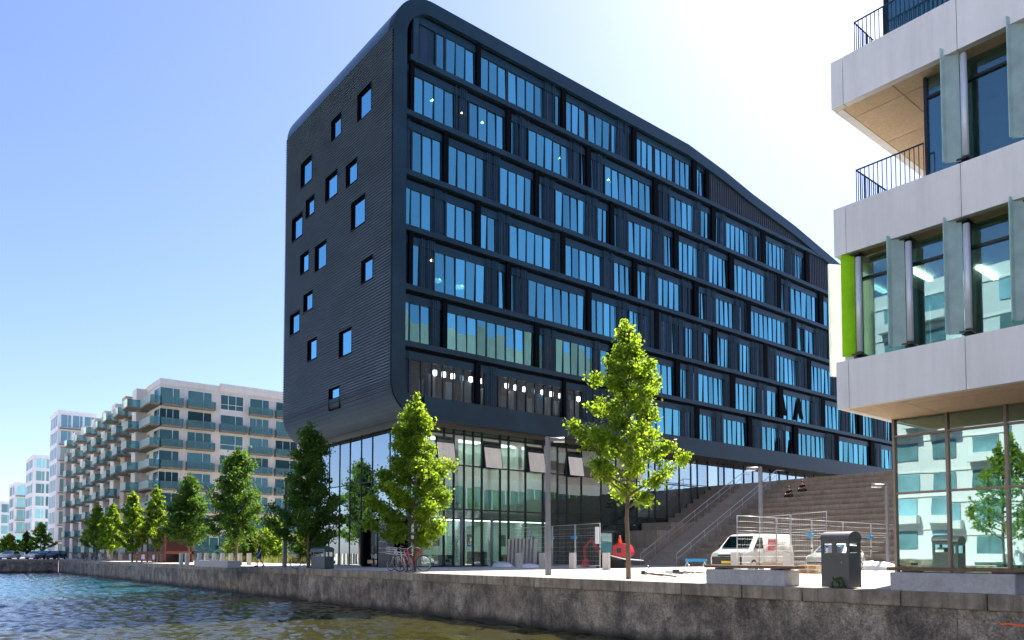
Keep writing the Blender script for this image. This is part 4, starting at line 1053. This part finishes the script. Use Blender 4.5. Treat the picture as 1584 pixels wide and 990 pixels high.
# ================================================================== VEHICLES
def wheel(parent, x, y, r=.34, wdt=.22, axis='x'):
    """wheel whose axle runs along local x"""
    s = 1 if x > 0 else -1
    o = MB(); o.tube([(x-wdt/2, y, r), (x-wdt*.35, y, r), (x+wdt*.35, y, r), (x+wdt/2, y, r)], [r*.93, r, r, r*.93], 20); w_ = o.build('wheel', rub, parent)
    MB().tube([(x+s*wdt*.5, y, r), (x+s*(wdt*.5+.012), y, r)], [r*.62, r*.55], 14).build('rim', tubem, w_)
def car(loc, rz, L, W, Hh, body, lab, name='parked_car', cat='car', prof_=None, glassp=None, extra=None, group=None):
    """car pointing along local -Y; prof_ is the side outline (y, z)"""
    t = thing(name, lab, cat, loc, group, rz, True)
    b = bmesh.new(); ring_ = []
    for sx2, inset in ((-1, 0), (1, 0)):
        ring_.append([b.verts.new((sx2*(W/2-(.16 if z > Hh*.62 else .0)*(z-Hh*.62)/(Hh*.38)*1.2), y, z)) for y, z in prof_])
    n = len(prof_)
    b.faces.new(ring_[0]); b.faces.new(ring_[1][::-1])
    for k in range(n): b.faces.new((ring_[0][k], ring_[1][k], ring_[1][(k+1) % n], ring_[0][(k+1) % n]))
    bmesh.ops.recalc_face_normals(b, faces=b.faces); bmesh.ops.bevel(b, geom=[e for e in b.edges], offset=.045, segments=3, affect='EDGES', clamp_overlap=True)
    me = bpy.data.meshes.new('body'); b.to_mesh(me); b.free(); me.materials.append(body)
    for p_ in me.polygons: p_.use_smooth = True
    o = bpy.data.objects.new('body', me); C.objects.link(o); o.parent = t; WO[o.name] = Vector((0, 0, 0))
    return t
vx = hz(1118, 884.5)
van = car(vx+Vector((.25, 0, 0)), R(2), 5., 1.95, 2.0, whv, 'white delivery van with red square logo parked before the brown stairs', 'delivery_van', 'van',
          [(-.0, .38), (-.02, .75), (.12, .98), (.75, 1.18), (1.45, 1.86), (1.75, 1.96), (5., 1.98), (5.08, 1.7), (5.1, .4), (4.6, .3), (.5, .3)])
W2 = .975
def quadpart(parent, name, mat, pts, th=.02):
    pts = [Vector(q) for q in pts]; n = (pts[1]-pts[0]).cross(pts[2]-pts[0]).normalized()*th
    m_ = MB(); k = len(pts); m_.v += [tuple(q) for q in pts]+[tuple(q+n) for q in pts]
    m_.add([tuple(range(k)), tuple(range(k, 2*k))[::-1]]+[(i, (i+1) % k, k+(i+1) % k, k+i) for i in range(k)]); return m_.build(name, mat, parent)
quadpart(van, 'windscreen', vgl, [(-.8, .80, 1.24), (.8, .80, 1.24), (.7, 1.42, 1.84), (-.7, 1.42, 1.84)], .03)
quadpart(van, 'side_window', vgl, [(.972, .98, 1.2), (.972, 1.9, 1.2), (.90, 1.9, 1.78), (.90, 1.5, 1.78)], .012)
quadpart(van, 'side_window', vgl, [(-.972, .98, 1.2), (-.90, 1.5, 1.78), (-.90, 1.9, 1.78), (-.972, 1.9, 1.2)], .012)
MB().box((-.88, -.05, .36), (.88, .06, .78)).build('bumper', blk, van, bevel=.03)
MB().box((-.5, -.045, .8), (.5, .02, .9)).build('grille', blk, van, bevel=.01)
for s in (-1, 1): MB().box((s*.56 if s > 0 else -.88, .0, .82), (.88 if s > 0 else -.56, .2, .98)).build('headlight', balw, van, bevel=.03)
MB().box((-.27, -.08, .44), (.27, -.052, .56)).build('number_plate', yel, van)
for s in (-1, 1):
    for y in (.95, 4.1): wheel(van, s*.87, y, .33, .22)
    MB().box((s*1.0 if s > 0 else -1.14, 1.02, 1.2), (1.14 if s > 0 else -1.0, 1.12, 1.42)).build('wing_mirror', blk, van, bevel=.02)
MB().box((.976, 1.95, .45), (.981, 1.965, 1.8)).build('door_seam', blk, van); MB().box((.976, 3.2, .45), (.981, 3.215, 1.8)).build('door_seam', blk, van)
MB().box((.965, .6, .32), (.99, 4.5, .5)).build('side_skirt', rbs, van)
lg = MB().box((.978, 2.35, 1.1), (.99, 3.1, 1.74)).build('logo_panel', logor, van)
text('logo_lettering', 'LOXX', wht, .26, (.994, 2.72, 1.45), (PI/2, 0, PI/2), lg); text('logo_subline', 'udlejning', wht, .1, (.994, 2.72, 1.24), (PI/2, 0, PI/2), lg)
for z in (1.62, 1.52, 1.42): MB().box((.978, 3.3, z), (.983, 4.2-.2*(z < 1.5), z+.03)).build('text_line', steel, van)
vc = hz(1262, 884.5)
sc_ = car(vc+Vector((0, .6, 0)), R(8), 4.2, 1.72, 1.48, slv, 'pale silver hatchback parked behind the charcoal bin', 'parked_car', 'car',
          [(0, .35), (-.03, .62), (.15, .82), (1.0, .98), (1.75, 1.42), (2.4, 1.48), (3.5, 1.4), (4.05, .95), (4.15, .7), (4.1, .35), (3.6, .25), (.5, .25)])
quadpart(sc_, 'windscreen', vgl, [(-.7, 1.06, 1.03), (.7, 1.06, 1.03), (.6, 1.7, 1.40), (-.6, 1.7, 1.40)], .025)
quadpart(sc_, 'side_window', vgl, [(.865, 1.35, 1.0), (.865, 3.6, 1.0), (.80, 3.2, 1.34), (.80, 1.85, 1.36)], .012)
MB().box((-.75, -.05, .3), (.75, .06, .5)).build('bumper', blk, sc_, bevel=.02)
for s in (-1, 1):
    for y in (.8, 3.3): wheel(sc_, s*.77, y, .31, .2)
    MB().box((s*.45 if s > 0 else -.78, .02, .66), (.78 if s > 0 else -.45, .16, .8)).build('headlight', balw, sc_, bevel=.03)
# far dark cars by the basin end
for px, X, mt, lab in ((79, -142, dcar, 'dark parked car at the corner of the basin'), (62, -146, dcar, 'dark car parked left of the basin corner'), (47, -150, whv, 'white car parked behind the dark cars at the basin end'), (5, -149, slv, 'pale car parked at the far left edge')):
    v = hx(px, 866, X); v.z = 0
    c_ = car(v, R(60), 4.2, 1.75, 1.45, mt, lab, 'parked_car', 'car', [(0, .35), (-.03, .62), (.15, .82), (1.0, .95), (1.75, 1.4), (2.4, 1.46), (3.5, 1.4), (4.05, .95), (4.1, .35), (3.6, .25), (.5, .25)], group='cars parked at the basin end')
    quadpart(c_, 'windscreen', vgl, [(-.7, 1.06, 1.0), (.7, 1.06, 1.0), (.6, 1.7, 1.37), (-.6, 1.7, 1.37)], .03)
    quadpart(c_, 'side_window', vgl, [(.875, 1.35, .98), (.875, 3.6, .98), (.80, 3.2, 1.32), (.80, 1.85, 1.34)], .015)
    for s in (-1, 1):
        for y in (.8, 3.3): wheel(c_, s*.79, y, .31, .2)

# red mini excavator
v = hz(948, 878.4)
ex = thing('mini_excavator', 'red mini excavator with dark cab and orange cone behind the large tree', 'excavator', v, None, R(28), True)
for s in (-1, 1):
    MB().prism([(-1.0, .12), (-.85, 0), (.85, 0), (1.0, .12), (1.0, .38), (.85, .5), (-.85, .5), (-1.0, .38)], 'y', s*.62-.17, s*.62+.17).build('track', rub, ex, bevel=.02)
MB().box((-.7, -.6, .52), (.95, .6, .7)).build('chassis', blk, ex, bevel=.03)
MB().prism([(.1, .7), (1.15, .7), (1.35, 1.0), (1.2, 1.5), (.8, 1.62), (.1, 1.5)], 'y', -.65, .65).build('engine_cover', redp, ex, bevel=.06)
MB().box((.45, -.67, 1.0), (.75, -.655, 1.3)).build('vent', blk, ex)
cb = MB()
for x, y in ((-.75, -.6), (.1, -.6), (-.75, .3), (.1, .3)): cb.box((x, y, .7), (x+.07, y+.07, 2.35))
cb.box((-.8, -.65, 2.35), (.25, .42, 2.45)); cbo = cb.build('cab', blk, ex)
MB().box((-.72, -.59, .9), (.12, -.57, 2.3)).build('cab_glass', vgl, cbo); MB().box((-.74, -.55, .9), (-.72, .3, 2.3)).build('cab_glass', vgl, cbo)
MB().tube([(-.8, .0, .9), (-1.5, 0, 1.9), (-1.95, 0, 1.3), (-1.9, 0, .6)], [.12, .11, .1, .08], 6).build('boom', redp, ex)
MB().prism([(-2.15, .1), (-1.7, .05), (-1.7, .55), (-2.0, .6)], 'y', -.25, .25).build('bucket', redp, ex)
v2 = v+Matrix.Rotation(R(28), 3, 'Z') @ Vector((.55, -.25, 1.6))
cn = MB().tube([v2, v2+Vector((0, 0, .55))], [.17, .03], 14).box((v2.x-.2, v2.y-.2, v2.z-.01), (v2.x+.2, v2.y+.2, v2.z+.03)).build('traffic_cone', orng, None, v2)
tag(cn, 'orange traffic cone standing on top of the red excavator', 'cone')

# bicycles
gb = 'bicycles parked round the tree by the entrance'
def bicycle(loc, rz, mt, lab, basket=False, lie=False, lean=6, g=None):
    t = thing('bicycle', lab, 'bicycle', loc, g, rz, True); r = .34
    if lie: t.rotation_euler = (R(82), 0, rz); t.location.z += .12
    else: t.rotation_euler = (R(lean), 0, rz)
    if g == gb: t.scale = (1.28,)*3
    A, B_, Cc, D, E_ = (-.52, 0, r), (0, 0, .3), (-.18, 0, .78), (.42, 0, .82), (.55, 0, r)
    f = MB()
    for a, b in ((B_, Cc), (Cc, D), (B_, D), (A, B_), (A, Cc)): f.tube([a, b], .018, 6)
    f.tube([D, (.39, 0, .92)], .018, 6)
    f.tube([D, E_], .015, 6); f.tube([Cc, (-.2, 0, .9)], .014, 6); f.build('frame', mt, t)
    for x in (-.52, .55):
        w_ = MB().ring((x, 0, r), r-.02, .02, 'y', 24, 5).build('wheel', rub, t)
        q = MB().ring((x, 0, r), r-.045, .009, 'y', 24, 4)
        for k in range(8): a = PI*k/8; q.tube([(x-(r-.05)*math.cos(a), 0, r-(r-.05)*math.sin(a)), (x+(r-.05)*math.cos(a), 0, r+(r-.05)*math.sin(a))], .0025, 3, False)
        q.build('rim', steel, w_)
        MB().ring((x, 0, r), r+.02, .012, 'y', 20, 4)
    MB().prism([(-.33, .9), (-.08, .9), (-.06, .94), (-.2, .96), (-.34, .95)], 'y', -.07, .07).build('saddle', blk, t, bevel=.01)
    MB().tube([(.3, -.27, 1.0), (.38, -.22, 1.02), (.4, 0, .94), (.38, .22, 1.02), (.3, .27, 1.0)], .013, 6).build('handlebar', steel, t)
    MB().tube([(0, -.06, .3), (.1, -.08, .16)], .012, 5).tube([(0, .06, .3), (-.1, .08, .44)], .012, 5).ring((0, .03, .3), .09, .008, 'y', 14, 4).build('crank', blk, t)
    MB().box((-.75, -.06, .70), (-.35, .06, .72)).tube([(-.7, 0, .7), (-.52, 0, r)], .01, 5).build('rack', steel, t)
    if basket:
        k = MB()
        for z in (.72, .82, .92, 1.0): 
            for a, b in (((.48, -.17, z), (.78, -.17, z)), ((.78, -.17, z), (.78, .17, z)), ((.78, .17, z), (.48, .17, z)), ((.48, .17, z), (.48, -.17, z))): k.tube([a, b], .009, 4)
        for x in (.48, .56, .63, .7, .78):
            for y in (-.17, .17): k.tube([(x, y, .72), (x, y, 1.)], .007, 4)
        k.build('basket', whp, t)
    return t
gb = 'bicycles parked round the tree by the entrance'
b0 = hz(640, 884)
bicycle(b0+Vector((-.9, -.3, 0)), R(192), whp, 'white bicycle with a wire basket left of the tree trunk', True, g=gb)
bicycle(b0+Vector((-.1, -.6, 0)), R(165), whp, 'white bicycle leaning against the tree trunk, middle of the group', False, lean=-10, g=gb)
bicycle(b0+Vector((.35, -.35, 0)), R(35), redp, 'red framed bicycle behind the others at the tree', False, g=gb)
bicycle(b0+Vector((.75, -.7, 0)), R(-15), pink, 'pink and white bicycle right of the tree trunk', False, lean=14, g=gb)
bicycle(hz(470, 879.5), R(70), blk, 'black bicycle parked left of the small teal bin')
bicycle(hz(1035, 896.5), R(-25), redw, 'rusty bicycle lying on the ground right of the large tree', False, True, g='bicycles lying on the quay')
bicycle(hz(1068, 893.), R(15), bark, 'brown bicycle lying beside the granite bench', False, True, g='bicycles lying on the quay')
for k, px in enumerate((124, 131, 139, 152)):
    bicycle(hz(px, 866.9), R(60+15*k), (blk, dcar, redw, blk)[k], ['dark bicycle farthest left at the far quay trees', 'grey bicycle second from the left at the far quay', 'brown bicycle third from the left at the far quay', 'black bicycle nearest the person in yellow'][k], g='bicycles parked far along the quay')

# red timber kiosk far along the quay
v = hz(196, 869); v2 = hy(238, 869, v.y)
ks = thing('kiosk', 'rust red timber kiosk with white counters behind the far quay trees', 'kiosk', v)
MB().box((v.x, v.y+1, .9), (v2.x, v.y+4, 1.2)).build('counter', redw, ks)
MB().box((v.x, v.y+3.8, 0), (v2.x, v.y+4, 3.6)).build('back_wall', redw, ks)
MB().box((v.x-.3, v.y+.5, 3.3), (v2.x+.3, v.y+4.2, 3.55)).build('roof', redw, ks)
for k in range(6):
    x = v.x+(v2.x-v.x)*k/5; box('post', redw, (x-.08, v.y+1, 0), (x+.08, v.y+1.16, 3.3), ks)
for k in (1, 3): x = v.x+(v2.x-v.x)*k/5; box('counter_front', whr, (x+.3, v.y+.95, .3), (x+1.8, v.y+1., .85), ks)
for k in range(5): box('front_board', redw, (v.x, v.y+.98, .1+.16*k), (v2.x, v.y+1.02, .22+.16*k), ks)

# ================================================================== PEOPLE
def skin_mesh(name, verts, edges, mat, parent, root=0):
    me = bpy.data.meshes.new(name); me.from_pydata([v[:3] for v in verts], edges, [])
    o = bpy.data.objects.new(name, me); C.objects.link(o)
    bm = bmesh.new(); bm.from_mesh(me); L = bm.verts.layers.skin.verify(); bm.verts.ensure_lookup_table()
    for i, v_ in enumerate(bm.verts): r_ = verts[i][3]; v_[L].radius = (r_, r_) if not isinstance(r_, tuple) else r_; v_[L].use_root = i == root
    bm.to_mesh(me); bm.free()
    o.modifiers.new('s', 'SKIN'); m_ = o.modifiers.new('u', 'SUBSURF'); m_.levels = 1; m_.render_levels = 1
    dg = bpy.context.evaluated_depsgraph_get(); m2 = bpy.data.meshes.new_from_object(o.evaluated_get(dg)); bpy.data.objects.remove(o)
    m2.materials.clear(); m2.materials.append(mat)
    for p_ in m2.polygons: p_.use_smooth = True
    q = bpy.data.objects.new(name, m2); C.objects.link(q); q.parent = parent; return q
def person(loc, rz, lab, pose, top, bottom, shorts=True, sleeves=False):
    t = thing('person', lab, 'person', loc, None, rz, True)
    if pose == 'walk':
        J = dict(pel=(0, 0, .95, (.13, .1)), wai=(0, 0, 1.1, (.12, .09)), che=(0, -.01, 1.33, (.16, .11)), nec=(0, -.01, 1.48, .055), chin=(0, -.03, 1.56, .06), head=(0, -.03, 1.66, (.078, .095)), crn=(0, -.02, 1.74, .05),
                 hl=(.1, 0, .9, .09), kl=(.11, -.18, .5, .06), al=(.11, -.12, .1, .04), tl=(.12, -.28, .04, .035), hr=(-.1, 0, .9, .09), kr=(-.11, .05, .5, .06), ar=(-.11, .3, .14, .04), tr=(-.12, .2, .03, .035),
                 sl=(.19, 0, 1.42, .055), el=(.25, .12, 1.16, .042), wl=(.25, .02, .93, .03), gl=(.25, -.03, .84, .032), sr=(-.19, 0, 1.42, .055), er=(-.25, -.05, 1.15, .042), wr=(-.23, -.24, 1.0, .03), gr=(-.23, -.3, .95, .032))
    else:
        J = dict(pel=(0, 0, .14, (.15, .12)), wai=(0, -.02, .3, (.13, .1)), che=(0, -.08, .52, (.16, .12)), nec=(0, -.12, .67, .055), chin=(0, -.16, .74, .06), head=(0, -.17, .83, (.078, .095)), crn=(0, -.15, .91, .05),
                 hl=(.1, -.05, .13, .09), kl=(.13, -.45, .2, .065), al=(.12, -.5, -.3, .045), tl=(.12, -.66, -.38, .04), hr=(-.1, -.05, .13, .09), kr=(-.14, -.45, .2, .065), ar=(-.14, -.46, -.3, .045), tr=(-.14, -.62, -.38, .04),
                 sl=(.19, -.08, .6, .055), el=(.26, -.2, .38, .042), wl=(.15, -.4, .3, .03), gl=(.1, -.47, .28, .032), sr=(-.19, -.08, .6, .055), er=(-.26, -.2, .38, .042), wr=(-.15, -.4, .3, .03), gr=(-.1, -.47, .28, .032))
    ks_ = list(J); ix = {k: i for i, k in enumerate(ks_)}
    E_ = [('pel', 'wai'), ('wai', 'che'), ('che', 'nec'), ('nec', 'chin'), ('chin', 'head'), ('head', 'crn'), ('pel', 'hl'), ('hl', 'kl'), ('kl', 'al'), ('al', 'tl'), ('pel', 'hr'), ('hr', 'kr'), ('kr', 'ar'), ('ar', 'tr'),
          ('che', 'sl'), ('sl', 'el'), ('el', 'wl'), ('wl', 'gl'), ('che', 'sr'), ('sr', 'er'), ('er', 'wr'), ('wr', 'gr')]
    skin_mesh('body', [J[k] for k in ks_], [(ix[a], ix[b]) for a, b in E_], skin, t, 0)
    def sub(keys, edges, grow, mat, nm, trim=None):
        vs = []
        for k in keys:
            j = list(J[k.split('@')[0]])
            if '@' in k: o_, f_ = k.split('@')[1].split(':'); f_ = float(f_); b = J[o_]; j = [j[q]*(1-f_)+b[q]*f_ for q in range(3)]+[J[k.split('@')[0]][3]]
            r_ = j[3]; j[3] = tuple(q+grow for q in r_) if isinstance(r_, tuple) else r_+grow; vs.append(tuple(j))
        skin_mesh(nm, vs, edges, mat, t, 0)
    sub(['wai', 'che', 'nec@che:.5', 'sl', 'el' if sleeves else 'sl@el:.7', 'sr', 'er' if sleeves else 'sr@er:.7', 'pel@wai:.4'], [(0, 1), (1, 2), (1, 3), (3, 4), (1, 5), (5, 6), (0, 7)], .022, top, 'shirt')
    sub(['pel', 'hl', 'kl' if not shorts else 'hl@kl:.85', 'hr', 'kr' if not shorts else 'hr@kr:.85'] + ([] if shorts else ['al', 'ar']), [(0, 1), (1, 2), (0, 3), (3, 4)]+([] if shorts else [(2, 5), (4, 6)]), .022, bottom, 'shorts' if shorts else 'trousers')
    h0 = Vector(J['head'][:3]); m_ = MB(); seg = 12
    for j in range(6):
        a = PI/2*j/5*1.15; 
        for k in range(seg): b = 2*PI*k/seg; m_.v.append((h0.x+.098*math.sin(a+.001)*math.cos(b), h0.y+.022+.11*math.sin(a+.001)*math.sin(b), h0.z+.03+.115*math.cos(a)))
    for j in range(5):
        for k in range(seg): m_.add([(j*seg+k, j*seg+(k+1) % seg, (j+1)*seg+(k+1) % seg, (j+1)*seg+k)], True)
    m_.build('hair', hair, t)
    for s in (-1, 1): MB().box((h0.x+s*.035-.012, h0.y-.112, h0.z), (h0.x+s*.035+.012, h0.y-.1, h0.z+.014)).build('eye', blk, t)
    for a_, b_ in (('tl', 'al'), ('tr', 'ar')):
        f_ = Vector(J[a_][:3]); g_ = Vector(J[b_][:3]); MB().tube([g_+Vector((0, .05, -.04)), f_+Vector((0, 0, .01)), f_+Vector((0, -.06, 0))], [.055, .05, .03], 8).build('shoe', blk, t)
    return t
person(hz(401, 876.8), R(-25), 'man in navy top and blue shorts walking on the quay before the bright bushes', 'walk', cnavy, cblue)
person(hz(167, 867.6), R(30), 'person in a pale yellow top standing near the far quay trees', 'walk', cyel, cyel)
for px, lab in ((1222, 'person in black sitting on the upper steps, left of the pair'), (1243, 'person in black sitting on the upper steps, right of the pair')):
    i = 11 if px == 1222 else 12
    yy = Y0s+TR*(i+1)-.25; v = hy(px, 760, yy); person((v.x, yy, RI*(i+1)), R(-10), lab, 'sit', cblk, cblk, False, True)
